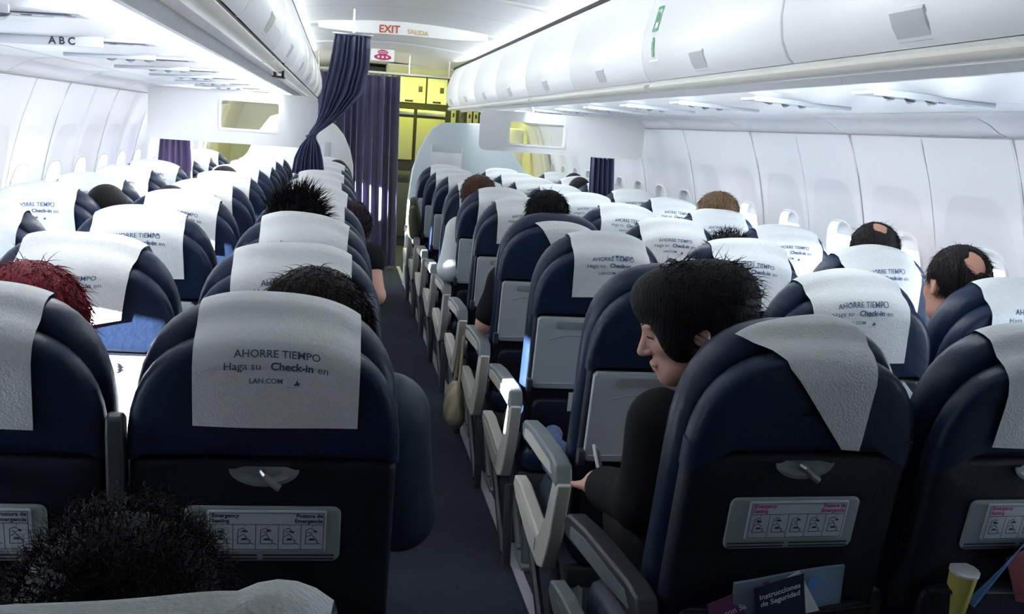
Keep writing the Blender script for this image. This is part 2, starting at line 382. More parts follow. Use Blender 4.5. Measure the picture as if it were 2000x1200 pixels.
# ------------------------------------------------------------------ overhead bins
DOOR = [(.692, 2.085), (.658, 2.02), (.632, 1.95), (.616, 1.88), (.612, 1.82), (.620, 1.765), (.640, 1.725), (.655, 1.712)]
RAIL = [(.655, 1.702), (.648, 1.692), (.655, 1.682), (.672, 1.676), (.690, 1.677), (.705, 1.690), (.690, 1.698)]
BODY = [(.690, 1.700), (.735, 1.708), (.775, 1.705), (.790, 1.672), (.806, 1.672), (.815, 1.700), (.90, 1.697), (1.03, 1.675), (1.10, 1.664), (1.44, 1.656), (1.60, 1.64), (1.66, 1.66), (1.60, 1.92), (1.30, 2.09), (.80, 2.10), (.705, 2.085)]
ORD = ['first', 'second', 'third', 'fourth', 'fifth', 'sixth', 'seventh', 'eighth', 'ninth', 'tenth', 'eleventh', 'twelfth']
for side in (-1, 1):
    sw = 'left' if side < 0 else 'right'
    for k in range(-1, 8):
        y0 = 1.27+1.2*k; y1 = y0+1.2
        if y1 < 1.0: continue
        root = empty('overhead_bin', (side*.62, (y0+y1)/2, 1.7), 'white closed overhead bin on the %s side, %s bin from the camera' % (sw, ORD[k+1] if k > -1 else 'nearest'), 'overhead bin', 'overhead bins on the %s' % sw)
        root.location = (0, 0, 0); root.location = Vector((side*.66, (y0+y1)/2, 1.68))
        off = Vector(root.location)
        T = lambda x, y, z: (side*x-off.x, y-off.y, z-off.z)
        endr = k == 7
        MB().prism(BODY, y0+.001, y1-.001).map(T).build('bin_body', BINM, root, ang=40)
        # door with rounded edges and a narrow joint to its neighbour
        g = .005; v = []; n = len(DOOR); rows = [(y0+g-.001, .012), (y0+g, .004), (y0+g+.006, 0), (y1-g-.006, 0), (y1-g, .004), (y1-g+.001, .012)]
        if endr: rows = rows[:3]+[(y1-.16, 0), (y1-.09, .012), (y1-.04, .04), (y1-.012, .085), (y1-.003, .14)]
        for y, d in rows: v += [(x+d, y, z) for x, z in DOOR]
        if endr:
            v = []
            for y, d in rows:
                for x, z in DOOR: v.append((x+d, y, z-(d*.4 if z > 1.9 else -d*.25)))
        MB().add(v, [(i*n+j, i*n+j+1, (i+1)*n+j+1, (i+1)*n+j) for i in range(len(rows)-1) for j in range(n-1)]).map(T).build('bin_door', BINM, root, ang=60)
        # grip rail under the door, ending in a cap
        ya, yb = y0+(.06 if k in (2, 4) else 0), y1-(.0)
        MB().prism(RAIL, ya, yb).map(T).build('grip_rail', RAILM, root, ang=50)
        MB().prism([(.6585, 1.7115), (.6585, 1.7015), (.70, 1.7005), (.70, 1.7115)], y0, y1).map(T).build('door_gap', GAP if side < 0 else BINGREY, root, smooth=False)
        MB().prism([(.712, 2.104), (.690, 2.106), (.6885, 2.0865), (.712, 2.0865)], y0, y1).map(T).build('hinge_gap', GAP, root, smooth=False)
        # latch: recessed paddle following the curve of the door
        yc = (y0+y1)/2+.02; LP = [(.6175, 1.775), (.628, 1.750), (.648, 1.722)]
        la = MB()
        v = [(x-dx, yy, z) for dx, yy in ((0, yc-.065), (.005, yc-.06), (.005, yc+.06), (0, yc+.065)) for x, z in LP]
        la.add(v, [(r*3+i, r*3+i+1, (r+1)*3+i+1, (r+1)*3+i) for r in range(3) for i in range(2)]); la.map(T)
        lo_ = la.build('latch', BINGREY, root)
        MB().box((.613, yc-.06, 1.774), (.624, yc+.06, 1.782), .002).map(T).build('latch_lip', WHITE, lo_)
        if endr:
            e = [(x, z) for x, z in BODY]
            MB().prism(e, y1-.002, y1).map(T).build('end_cap', BINM, root)
# exit placard on the right bins, luggage strap on the left
pl = empty('exit_placard', (.60, 3.53, 1.86), 'small green and white exit placard on the right overhead bin beside its curved seam', 'sign')
def onbin(a, b, o=.002):     # a along y, b up, centred on placard
    z = 1.87+b; x = float(np.interp(z, [p[1] for p in DOOR][::-1], [p[0] for p in DOOR][::-1]))-o
    return (x-.60, 3.53+a-3.53, z-1.86)
def binquad(a0, a1, b0, b1, o): return [onbin(a0, b0, o), onbin(a1, b0, o), onbin(a1, b1, o), onbin(a0, b1, o)]
mesh_obj('placard_plate', binquad(-.055, .055, -.10, .11, .002), [(0, 1, 2, 3)], WHITE, pl, smooth=False)
gm = MB()
for a0, a1, b0, b1 in ((-.03, .03, .075, .085), (-.03, .03, .0, .01), (-.03, -.022, 0, .085), (.022, .03, 0, .085)): gm.add(binquad(a0, a1, b0, b1, .0032), [(0, 1, 2, 3)])
for a0, a1, b0, b1 in ((-.008, .008, -.035, -.02), (-.014, .014, -.06, -.035), (-.012, -.003, -.085, -.06), (.003, .012, -.085, -.06), (-.01, .006, .03, .055), (-.004, .012, .055, .066)): gm.add(binquad(a0, a1, b0, b1, .0036), [(0, 1, 2, 3)])
gm.build('running_figure', GREEN, pl, smooth=False)
st = MB().box((-.662, 4.42, 1.655), (-.652, 4.45, 1.72), .002).box((-.70, 4.52, 1.66), (-.69, 4.55, 1.712), .002)
tag(st.box((-.70, 4.42, 1.655), (-.652, 4.55, 1.661), .002).build('luggage_strap', BLACK), 'short black strap hanging from the left overhead bin edge', 'strap')

# ------------------------------------------------------------------ passenger service units under the bins
for side in (-1, 1):
    sw = 'left' if side < 0 else 'right'
    for r in range(0, 9):
        y = (1.80 if side > 0 else 1.39)+.79*r
        root = empty('passenger_service_unit', (side*1.08, y, 1.6655), 'grey service strip with reading lights under the %s bins, %s from the camera' % (sw, ORD[r]), 'service unit', 'service units under the %s bins' % sw)
        root.rotation_euler.y = side*.027
        m = MB().box((-.17, -.05, -.008), (.17, .05, .0), .004).build('panel', PSUM, root)
        lamp = MB()
        for i in range(3): 
            MB().tube([(-.10+.06*i, 0, -.004), (-.10+.06*i, 0, -.010), (-.10+.06*i, .004, -.012)], [.019, .017, .011], 12).build('reading_light', WHITE if i != 1 else PSUM, root)
        for i in range(3): MB().tube([(.06+.04*i, .012, -.006), (.06+.04*i, .012, -.010)], [.014, .009], 10).build('air_nozzle', PSUM if i else PSUD, root)
        MB().box((.03, -.045, -.0105), (.15, -.02, -.007), .001).build('call_panel', PSUD, root)
        MB().box((-.17, .055, -.008), (.10, .068, .0), .002).build('grille', PSUM, root)
        MB().box((-.24 if side < 0 else -.17, -.060, -.024 if side < 0 and r == 2 else -.013), (.05 if side < 0 else .17, -.052, .004), .003).build('letter_plate', PSUM, root)
        if side < 0 and r == 2: place_text('A B C', .026, lambda a, b: (-.05+a, -.0615, -.020+b), 'seat_letters', INKD, root, .0008)

# ------------------------------------------------------------------ class dividers hanging under the bins, with their curtains
def panel_with_hole(name, outer, hole, y0, y1, m, parent=None):
    """outer and hole: same-length loops of (x,z)"""
    n = len(outer)
    v = [(x, y, z) for L in (outer, hole) for y in (y0, y1) for x, z in L]
    f = []
    for i in range(n):
        j = (i+1) % n
        f += [(i, j, 2*n+j, 2*n+i), (n+i, 3*n+i, 3*n+j, n+j), (i, n+i, n+j, j), (2*n+i, 2*n+j, 3*n+j, 3*n+i)]
    return mesh_obj(name, v, f, m, parent, ang=30)
def loop(x0, x1, z0, z1, r, seg=5): return rrect(x0, x1, z0, z1, r, seg)
for side in (-1, 1):
    sw = 'left' if side < 0 else 'right'
    root = empty('class_divider', (side*.9, 7.0, 1.5), 'white hanging cabin divider with a window cutout under the %s overhead bins' % sw, 'cabin divider')
    x0, x1, zb, hx0, hx1, hz0, hz1 = (.49, 1.66, 1.375, .69, 1.06, 1.43, 1.575) if side > 0 else (.565, 1.66, 1.31, .81, 1.17, 1.405, 1.58)
    lo = loop(x0, 1.615, zb, 1.640, .045); ho = loop(hx0, hx1, hz0, hz1, .012)
    mp = lambda L: [(side*x-side*.9, z-1.5) for x, z in L]
    panel_with_hole('divider_panel', mp(lo), mp(ho), -.014, .014, WHITE, root)
    mesh_obj('pane', [(x, 0, z) for x, z in mp(loop(hx0-.004, hx1+.004, hz0-.004, hz1+.004, .012))], [tuple(range(24))], FROST, root, smooth=False)
    panel_with_hole('pane_frame', mp(loop(hx0-.014, hx1+.014, hz0-.014, hz1+.014, .02)), mp(loop(hx0+.002, hx1-.002, hz0+.002, hz1-.002, .012)), -.019, -.013, WHITE, root)
    MB().tube([(side*-.06, -.01, .185), (side*-.06, -.03, .14)], .007).build('hanger_clip', STEEL, root)

def curtain(name, m, rows, folds, amp, label, group=None, thick=.004, sub=12, seed=1, sharp=1.0):
    """rows: list of (z, x_left, x_right, y, fold_scale) from top to bottom"""
    rnd = random.Random(seed); N = folds*sub
    ph = [rnd.uniform(-.35, .35) for _ in range(folds+2)]; am = [rnd.uniform(.6, 1.25) for _ in range(folds+2)]
    zs = [r[0] for r in rows][::-1]; M = 46
    def it(k, z): return float(np.interp(z, zs, [r[k] for r in rows][::-1]))
    v = []
    for i in range(M+1):
        z = rows[0][0]+(rows[-1][0]-rows[0][0])*i/M
        xl, xr, yy, fs = it(1, z), it(2, z), it(3, z), it(4, z)
        for j in range(N+1):
            u = j/N; a = u*folds; k = int(a); p = ph[k]*(1-(a-k))+ph[k+1]*(a-k); q = am[k]*(1-(a-k))+am[k+1]*(a-k)
            s_ = sin(2*pi*(a+p)); s_ = math.copysign(abs(s_)**sharp, s_)
            v.append((xl+(xr-xl)*u+.25*amp*fs*sin(4*pi*(a+p)), yy+amp*fs*q*s_, z+.004*sin(9*a)))
    W = N+1; f = [(i*W+j, i*W+j+1, (i+1)*W+j+1, (i+1)*W+j) for i in range(M) for j in range(N)]
    c = Vector(((rows[0][1]+rows[0][2])/2, rows[0][3], rows[-1][0]))
    o = mesh_obj(name, [Vector(p)-c for p in v], f, m); o.location = c
    md = o.modifiers.new('thickness', 'SOLIDIFY'); md.thickness = thick
    return tag(o, label, 'curtain', group)
CURTAIN_L = mat('lavender_navy_curtain', (.07, .068, .15), .30, .9)
_nt = CURTAIN_L.node_tree; _b = _nt.nodes['Principled BSDF']; _t = _nt.nodes.new('ShaderNodeBsdfTranslucent'); _t.inputs[0].default_value = (.80, .76, .98, 1)
_m = _nt.nodes.new('ShaderNodeMixShader'); _m.inputs[0].default_value = .20
_nt.links.new(_b.outputs[0], _m.inputs[1]); _nt.links.new(_t.outputs[0], _m.inputs[2]); _nt.links.new(_m.outputs[0], _nt.nodes['Material Output'].inputs[0])
big = curtain('aisle_curtain', CURTAIN_L, [(1.985, -.70, .17, 11.0, .9), (1.2, -.70, .185, 11.0, 1.1), (.03, -.66, .215, 11.0, 1.3)], 11, .046, 'long navy pleated curtain drawn across the aisle to the floor', seed=4)
rl = empty('curtain_rail', (0, 11.0, 2.0), 'pale metal curtain rail across the aisle above the long curtain', 'curtain rail')
MB().box((-.70, -.015, 0), (.70, .015, .022), .004).build('track', CREAM, rl)
for x in (-.66, -.2, .25, .66): MB().tube([(x, 0, .02), (x, 0, .20)], .008).build('bracket', STEEL, rl)
def tied():
    rows = [(2.035, -.475, -.255, 6.90, .8), (1.85, -.50, -.255, 6.90, 1), (1.68, -.535, -.29, 6.90, 1), (1.55, -.55, -.40, 6.91, .8), (1.47, -.575, -.49, 6.92, .6), (1.41, -.615, -.565, 6.93, .3),
            (1.385, -.62, -.575, 6.93, .3), (1.33, -.665, -.545, 6.93, .7), (1.25, -.70, -.525, 6.93, 1), (1.15, -.715, -.510, 6.93, 1.1)]
    return curtain('tied_curtain', CURTAIN, rows, 7, .024, 'dark navy curtain tied back to the left, hanging from the aisle ceiling', seed=9)
tc = tied()
tm = MB().tube([(-.235+.0, 0, .0), (-.20, 0, .0)], .002)
ring = [(-.232+.034*cos(a)-.0, .03+.024*sin(a), .249+.012*cos(a)) for a in np.linspace(0, 2*pi, 17)]
MB().tube([(x, y, z) for x, y, z in ring], .007, 6, cap=False).build('tieback', CURTAIN, tc)
hk = MB().tube([(-.36, 6.90, 2.045), (-.36, 6.90, 2.20)], .007).box((-.49, 6.885, 2.036), (-.24, 6.915, 2.052), .004)
tag(hk.build('curtain_hanger', STEEL), 'short metal hanger on the ceiling holding the tied curtain', 'hanger')
curtain('window_curtain', CURTAIN_P, [(1.375, -1.545, -1.375, 7.10, 1), (1.15, -1.565, -1.36, 7.10, 1.1), (.82, -1.60, -1.37, 7.10, 1.2)], 5, .018, 'short violet curtain beside the left cabin windows below the divider', seed=3)
curtain('window_curtain', CURTAIN, [(1.374, 1.285, 1.455, 7.10, 1), (1.15, 1.29, 1.47, 7.10, 1.1), (.82, 1.30, 1.50, 7.10, 1.2)], 5, .016, 'short navy curtain beside the right cabin windows below the divider', seed=5)

# ------------------------------------------------------------------ bulkhead partitions ahead of the last rows
def partition(side, label):
    root = empty('bulkhead_partition', (side*.8, 9.95, 0), label, 'partition')
    if side > 0: prof = [(.225, 0), (.225, .45), (.235, .85), (.26, 1.10), (.31, 1.27), (.37, 1.40), (.43, 1.49), (.49, 1.535), (.56, 1.552), (.9, 1.565), (1.12, 1.575), (1.16, 1.40), (1.24, 1.25), (1.34, 1.14), (1.45, 1.05), (1.60, .95), (1.72, .8), (1.72, 0)]
    else: prof = [(.28, 0), (.28, .9), (.285, 1.10), (.32, 1.24), (.38, 1.37), (.45, 1.45), (.53, 1.505), (.62, 1.525), (.95, 1.53), (1.05, 1.50), (1.15, 1.36), (1.25, 1.15), (1.40, 1.0), (1.6, .9), (1.72, .8), (1.72, 0)]
    n = len(prof); m = MB()
    ins = lambda p: (p[0]+(.012 if p[0] < .9 else -.012), p[1]-.010*(p[1] > .05))
    L = [[(side*x-side*.8, y, z) for x, z in (prof if not i else [ins(p) for p in prof])] for y, i in ((-.022, 1), (-.010, 0), (.010, 0), (.022, 1))]
    m.add([p for R in L for p in R], [(r*n+i, r*n+(i+1) % n, (r+1)*n+(i+1) % n, (r+1)*n+i) for r in range(3) for i in range(n)]+[tuple(range(n)), tuple(range(4*n-1, 3*n-1, -1))])
    m.build('panel', PARTI if side > 0 else WHITE, root, ang=50)
    return root
pr = partition(1, 'pale grey rounded bulkhead panel with a literature holder, right of the aisle')
lh = MB().add([(-.38, -.024, .40), (-.09, -.024, .40), (-.09, -.024, .50), (-.38, -.024, .53), (-.36, -.085, .40), (-.10, -.085, .40), (-.10, -.095, .455), (-.36, -.095, .455)], [])
lh = MB()
lh.box((-.375, -.075, 1.0), (-.085, -.068, 1.275), .003).box((-.375, -.075, 1.0), (-.368, -.023, 1.34), .002).box((-.092, -.075, 1.0), (-.085, -.023, 1.33), .002).box((-.375, -.075, 1.0), (-.085, -.023, 1.006), .002).build('literature_holder', WHITE, pr)
pl2 = partition(-1, 'white rounded bulkhead panel left of the aisle behind the tied curtain')
MB().box((.24, -.035, 1.06), (.30, -.022, 1.30), .006).build('handle_plate', BINGREY, pl2)
MB().tube([(.02, -.022, 1.29), (.02, -.05, 1.29), (.0, -.055, 1.29)], .012, 10).build('knob', STEEL, pl2)

# ------------------------------------------------------------------ galley and entry area
gy = empty('galley_unit', (.8, 13.2, 0), 'galley wall with latched lockers and trolleys under yellow-green light, beyond the curtain', 'galley')
MB().box((-1.3, .03, 0), (.82, .7, 2.18)).build('carcass', BLACK, gy, smooth=False)
def locker(x0, x1, z0, z1, m, nm='locker_door', latch=True):
    d = MB().box((x0, -.0, z0), (x1, .035, z1), .008).build(nm, m, gy)
    cx = (x0+x1)/2
    if latch:
        MB().box((cx-.05, -.012, z0+.012), (cx+.05, .002, z0+.034), .003).build('latch', BLACK, d)
        MB().box((x1-.09, -.006, (z0+z1)/2-.02), (x1-.04, .002, (z0+z1)/2+.05), .004).build('sticker', DARKPL, d)
    return d
for x0, x1 in ((-.92, -.62), (-.60, -.20), (-.18, .065), (.5, .8)): locker(x0, x1, 1.78, 2.09, GALLEY)
for x0, x1 in ((-.92, -.62), (-.60, -.33), (-.29, .06), (.5, .8)):
    locker(x0, x1, 1.08, 1.60, GALLEYD, 'trolley_door', False)
    MB().box((x0, -.004, 1.63), (x1, .03, 1.70), .006).build('locker_rail', STEEL, gy)
    MB().box((x0, -.002, .12), (x1, .03, .94), .01).build('trolley', DARKPL, gy)
    t = MB().box((x0+.02, -.012, .80), (x1-.02, .0, .90), .004).build('trolley_handle', BLACK, gy)
for i, x in enumerate((.16, .26, .36, .44)):
    MB().box((x-.03, -.004, 1.45), (x+.03, .03, 1.74), .004).build('wall_phone' if i == 1 else 'control_box', GALLEYD if i != 1 else DARKPL, gy)
    MB().box((x-.012, -.012, 1.64), (x+.012, .0, 1.69), .003).build('switch', BLACK, gy)
MB().box((.10, .0, .1), (.47, .03, 1.40), .006).build('side_panel', DARKPL, gy)
MB().prism([(13.0, 2.11), (13.19, 2.11), (13.19, 2.2), (12.6, 2.2), (12.6, 2.17)], .1, 1.5, 'x').map(lambda x, y, z: (x-.8, y-13.2, z)).build('canopy', GALLEY, gy)
js = empty('crew_seat', (1.35, 11.15, 0), 'folded attendant seat back in green-lit gap right of the bulkhead', 'crew seat')
MB().box((-.2, .5, .5), (.25, .62, 1.55), .04).build('backrest', GALLEY, js); MB().box((-.15, .38, .42), (.2, .52, .9), .03).build('folded_seat', GALLEYD, js)
for side in (-1, 1):
    sw = 'left' if side < 0 else 'right'
    zz = [p[1] for p in WALLP]
    v = []; 
    MBd = MB(); n = len(WALLP)
    MBd.add([(side*x, y, z) for y in (10.9, 14.0) for x, z in [(1.64, 1.75)]+WALLP], [(i, i+1, n+1+i+1, n+1+i) for i in range(n)])
    wl = struct(MBd.build('wall_%s_entry' % sw, DOORM)); 
    d = MB(); ys = (11.15, 11.17, 11.95, 11.97)
    prof = [(wall_x(z), z) for z in np.linspace(.04, 1.58, 16)]; k = len(prof)
    d.add([(side*(x-(0 if i in (0, 3) else .05)), y, z) for i, y in enumerate(ys) for x, z in prof], [(r*k+i, r*k+i+1, (r+1)*k+i+1, (r+1)*k+i) for r in range(3) for i in range(k-1)])
    door = struct(d.build('door_%d' % (1 if side < 0 else 2), DOORM))
    MB().box((side*1.70-.05, 11.45, .95), (side*1.70+.05, 11.75, 1.0), .01).build('door_handle', BINGREY, door)
    for yy in (11.05, 12.05):
        MB().add([(side*(x-o_), yy+q, z) for q, o_ in ((-.05, 0), (-.045, .03), (.045, .03), (.05, 0)) for x, z in prof], [(r*k+i, r*k+i+1, (r+1)*k+i+1, (r+1)*k+i) for r in range(3) for i in range(k-1)]).build('door_frame', DOORM, door)

# ------------------------------------------------------------------ signs on the ceiling
es = empty('exit_sign', (0, 7.74, 2.17), 'EXIT SALIDA lettering in red and amber on the aisle ceiling band', 'sign')
prf = lambda x: float(np.interp(x, [p[0] for p in arch], [p[1] for p in arch]))
bx = np.linspace(-.60, .60, 25); n_ = len(bx)
band = [(7.70, .0), (7.715, -.088), (7.735, -.094), (7.80, .0)]
MB().add([(x, y-7.74, prf(x)+dz*(1-.55*abs(x/.6)**3)-2.17) for y, dz in band for x in bx], [(r*n_+i, r*n_+i+1, (r+1)*n_+i+1, (r+1)*n_+i) for r in range(3) for i in range(n_-1)]).build('sign_band', WHITE, es)
def onband(x0): return lambda a, b: (x0+a, -.0285-(.015*b/.088)-.004, prf(x0+a)-.078+b-2.17)
place_text('EXIT', .072, onband(-.105), 'exit_lettering', EXITINK, es, .0015)
place_text('SALIDA', .046, onband(.098), 'salida_lettering', AMBER, es, .0005)
sg = empty('ceiling_sign', (-.05, 10.3, 2.145), 'small magenta illuminated sign on the ceiling right of the tied curtain', 'sign')
MB().box((-.11, 0, -.06), (.11, .03, .055), .01).build('sign_box', WHITE, sg)
el = lambda cx, cz, rx, rz: [(cx+rx*cos(a), -.004, cz+rz*sin(a)) for a in np.linspace(0, 2*pi, 20, endpoint=False)]
MB().add(el(0, .02, .05, .026), [tuple(range(20))]).add([(x, y-.001, z) for x, y, z in el(0, -.022, .082, .028)], [tuple(range(20))]).build('red_symbol', REDSIGN, sg, smooth=False)
MB().box((-.05, -.0075, .012), (.05, -.0055, .016)).box((-.04, -.0075, .026), (.04, -.0055, .03)).box((-.05, -.0085, -.03), (-.03, -.0065, -.012)).box((-.01, -.0085, -.03), (.01, -.0065, -.012)).box((.03, -.0085, -.03), (.05, -.0065, -.012)).build('symbol_marks', WHITEINK, sg, smooth=False)

# ------------------------------------------------------------------ seats
TILT = radians(10.0)
def seatT(x, t, u):     # (lateral, aft of the hood's rear face, up along the back) -> seat local (hood rear top at y=0)
    return (x, .122-u*sin(TILT)-t*cos(TILT), .45+u*cos(TILT)-t*sin(TILT))
HW = .2325
def crown_outline(hw, u0, u1, h, n=2.7, seg=11, rb=.02):
    """rounded-top outline: straight sides from u0, superellipse crown of height h reaching u1"""
    o = []
    for i in range(2*seg+1):
        a = pi*i/(2*seg); c, s = cos(a), sin(a)
        o.append((hw*math.copysign(abs(c)**(2/n), c), u1-h+h*abs(s)**(2/n)))
    return o+[(-hw, u0+rb), (-hw+rb, u0), (0, u0), (hw-rb, u0), (hw, u0+rb)]
def hood_top(x, front):
    hw, u1, h, n = (HW, .728, .26, 2.7) if front else (HW, .694, .235, 2.7)
    k = min(abs(x)/hw, .985); return u1-h+h*(1-k**n)**(1/n)
def smesh(name, geo, m, parent, ang=40):
    o = mesh_obj(name, [seatT(*p) for p in geo[0]], geo[1], m, parent, True, ang); return o

def build_seat(kind, plain, col):
    root = empty('airline_seat'); du = .030 if plain and col in 'DEF' else 0
    pk = {'D': .178, 'E': .225}.get(col, .150) if plain else 0
    smesh('headrest_hood', slab(crown_outline(HW, .468+du, .694, .235), -.060, 0, .022, 0, .004), LEATHER, root, 60)
    smesh('backrest', slab(crown_outline(HW, -.02, .728, .26), -.155, -.062, .034, .02, 0), LEATHER_FACE, root, 60)
    if plain:
        smesh('back_cover', slab(rrect(-HW+.004, HW-.004, -.10, .466+du, .02, rb=.06), -.060, -.004, .02, 0, .006), BACKCOVER, root, 60)
        seatD = lambda x, t, u: seatT(x, t, u+du)
        smeshD = lambda nm, geo, m, par: mesh_obj(nm, [seatD(*p) for p in geo[0]], geo[1], m, par, True, 40)
        # coat hook in a half-moon cup under the hood edge
        N = 14; cup = [(-.060, .455)]+[(-.060*cos(pi*i/N), .455-.034*sin(pi*i/N)) for i in range(1, N)]+[(.060, .455)]
        k = len(cup); R = [[(x, .004, u) for x, u in cup], [(x, .008, u) for x, u in cup], [(x*.86, .008, .455+(u-.455)*.80) for x, u in cup], [(x*.6, -.002, .455+(u-.455)*.6) for x, u in cup]]
        hk = smeshD('hook_cup', ([p for q in R for p in q], [(r*k+i, r*k+i+1, (r+1)*k+i+1, (r+1)*k+i) for r in range(3) for i in range(k-1)]+[tuple(range(3*k, 4*k))]), GREYPL, root)
        MB().tube([seatD(-.004, .0, .447), seatD(.002, .010, .444), seatD(.014, .017, .432), seatD(.027, .019, .424)], [.006, .006, .006, .007], 8).build('coat_hook', STEEL, hk)
        # emergency placard in a recessed plate
        pp = smeshD('placard_plate', slab(rrect(-.135, .135, .270, .380, .014), .001, .007, .003), PLATE, root)
        pc = smeshD('placard', slab(rrect(-.096, .110, .292, .374, .004), .006, .0095, .001), CARD, root)
        on = lambda a, b: seatD(a, .0108, b)
        place_text('Emergency\nSeating', .0105, lambda a, b: on(-.088+a, .3615+b), 'placard_title', INKR if col in 'DEF' else INKD, pc, .0004, 'LEFT')
        place_text('Postura de\nEmergencia', .0105, lambda a, b: on(.103+a, .3615+b), 'placard_title', INKR if col in 'DEF' else INKD, pc, .0004, 'RIGHT')
        ln = MB()
        def bar(x0, z0, x1, z1, wd=.0007):
            d = Vector((x1-x0, z1-z0)); nn = Vector((-d.y, d.x)).normalized()*wd
            ln.add([on(x0+nn.x, z0+nn.y), on(x1+nn.x, z1+nn.y), on(x1-nn.x, z1-nn.y), on(x0-nn.x, z0-nn.y)], [(0, 1, 2, 3)])
        for x0, z0, x1, z1 in ((-.091, .296, .105, .296), (-.091, .347, .105, .347), (-.091, .296, -.091, .370), (.105, .296, .105, .370), (-.091, .370, .105, .370)): bar(x0, z0, x1, z1, .0006)
        for i in range(5):
            x = -.091+.0392*i
            if i: bar(x, .296, x, .347, .0006)
            for q in [((.008, .308), (.009, .336)), ((.009, .336), (.018, .340)), ((.018, .340), (.022, .336)), ((.008, .308), (.028, .308)), ((.028, .308), (.029, .316)), ((.013, .316), (.029, .316)), ((.010, .322), (.018, .328)), ((.018, .328), (.026, .320-.003*(i % 3))), ((.012, .332), (.020, .330+.003*(i % 2))), ((.029, .310), (.036, .307))]:
                bar(x+q[0][0], q[0][1], x+q[1][0], q[1][1], .0007)
            bar(x+.014+.002*i, .334, x+.024+.001*i, .331+.002*(i % 3), .0019); bar(x+.015, .3175, x+.023, .3175+.001*(i % 2), .0016)
            bar(x+.02, .343, x+.0205, .345, .0008)
        ln.build('pictogram', INKD, pc, smooth=False)
        sl = MB()
        for z in (.276, .283): 
            for x0, x1 in ((-.128, -.01), (.0, .125)): ln2 = sl.add([on(x0, z-.002), on(x1, z-.002), on(x1, z+.002), on(x0, z+.002)], [(0, 1, 2, 3)])
        sl.map(lambda x, y, z: (x, y+.003, z)).build('notice_lines', INKD, pp, smooth=False)
        smesh('seat_pocket', slab(rrect(-.205, .205, -.12, pk, .03), .004, .030, .012, 0, .012), BACKCOVER, root, 60)
        MB().tube([seatT(x, .030, pk-.002-.012*(1-(x/.2)**2)) for x in np.linspace(-.2, .2, 9)], .005, 6).build('pocket_hem', BACKCOVER, root)
    else:
        smesh('back_cover', slab(rrect(-HW+.008, HW-.008, -.10, .466, .02, rb=.06), -.060, -.012, .02, 0, .0), BACKCOVER, root, 60)
        out = [(-.208, .462), (-.216, .452), (-.216, .215), (-.205, .204), (.205, .204), (.216, .215), (.216, .405), (.160, .462)]
        tt = smesh('tray_table', slab(out[::-1], -.011, .008, .006), TRAY, root, 30)
        # shallow moulding of the tray: raised title bar and arched recess line
        smesh('title_bar', slab(rrect(-.155, .100, .424, .450, .010), .008, .0105, .0025), TRAYDARK, tt)
        tx = MB()
        for z in (.4335, .4415):
            x = -.145; rr_ = random.Random(3)
            while x < .085:
                L = rr_.uniform(.012, .03); tx.add([seatT(a, .0125, b) for a, b in ((x, z-.002), (x+L, z-.002), (x+L, z+.002), (x, z+.002))], [(0, 1, 2, 3)]); x += L+.006
        tx.build('notice_lines', SEAM, tt, smooth=False)
        pts = [(-.17, .385), (-.12, .400), (-.02, .402), (.05, .398), (.09, .385), (.13, .375), (.205, .372)]
        MB().tube([seatT(x, .008, u) for x, u in pts], .0022, 5).build('moulding_line', TRAYDARK, tt)
        MB().tube([seatT(x, .007, u) for x, u in ((-.205, .222), (-.05, .226), (.205, .244))], .003, 5).build('lower_ridge', TRAY, tt)
        MB().box((-.02, -.008, -.012), (.02, .008, .012), .004).map(lambda x, y, z: seatT(x, .012+y, .458+z)).build('tray_latch', DARKPL, root)
        for sx in (-1, 1): MB().box((-.010, -.012, -.022), (.010, .014, .022), .004).map(lambda x, y, z: seatT(sx*.222+x, y, .215+z)).build('tray_hinge', DARKPL, root)
        smesh('seat_pocket', slab(rrect(-.205, .205, -.12, .165, .03), -.012, .016, .012, 0, .012), BACKCOVER, root, 60)
    MB().box((-.222, .10, .335), (.222, .62, .455), .045).build('seat_cushion', LEATHER_FACE, root, ang=60)
    for yy in (.12, .50): MB().box((-.225, yy, .27), (.225, yy+.04, .33), .008).build('frame_bar', DARKPL, root)
    for sx in (-1, 1): MB().tube([(sx*.19, .14, .30), (sx*.19, .08, .02)], .016, 8).tube([(sx*.19, .52, .30), (sx*.19, .20, .02)], .014, 8).box((sx*.19-.02, .04, 0), (sx*.19+.02, .26, .022), .004).build('leg', GREYPL, root)
    # armrests: inner ones between seats, a bigger outboard one with a cream shroud on the aisle
    def inner(x, raised):
        if raised:
            q = MB().prism([(.165, .56), (.125, .56), (.055, .75), (.022, .955), (.026, .985), (.045, .992), (.066, .98), (.11, .76)], x-.0145, x+.0145, 'x').build('armrest', DARKPL, root, ang=40)
            bv = q.modifiers.new('soft', 'BEVEL'); bv.width = .006; bv.segments = 3
        else:
            MB().box((x-.0145, .12, .575), (x+.0145, .58, .622), .010).build('armrest', DARKPL, root)
            MB().prism([(.10, .36), (.17, .36), (.20, .58), (.12, .60)], x-.012, x+.012, 'x').build('armrest_bracket', DARKPL, root)
    def aisle(sx, m1, m2):
        x = sx*.262; xa, xb = x-.024, x+.024
        ar = MB().prism([(.08, .575), (.10, .632), (.16, .640), (.45, .632), (.585, .618), (.612, .600), (.600, .565), (.570, .560), (.30, .578)], xa, xb, 'x')
        bm = MB(); bm.v, bm.f = ar.v, ar.f
        a = bm.build('armrest', m1, root, ang=40); bv = a.modifiers.new('soft', 'BEVEL'); bv.width = .007; bv.segments = 3
        o_ = x+sx*.025
        MB().prism([(.13, .598), (.16, .622), (.45, .616), (.54, .604), (.54, .578), (.30, .584)], min(o_, o_+sx*.003), max(o_, o_+sx*.003), 'x').build('armrest_side', m2, a)
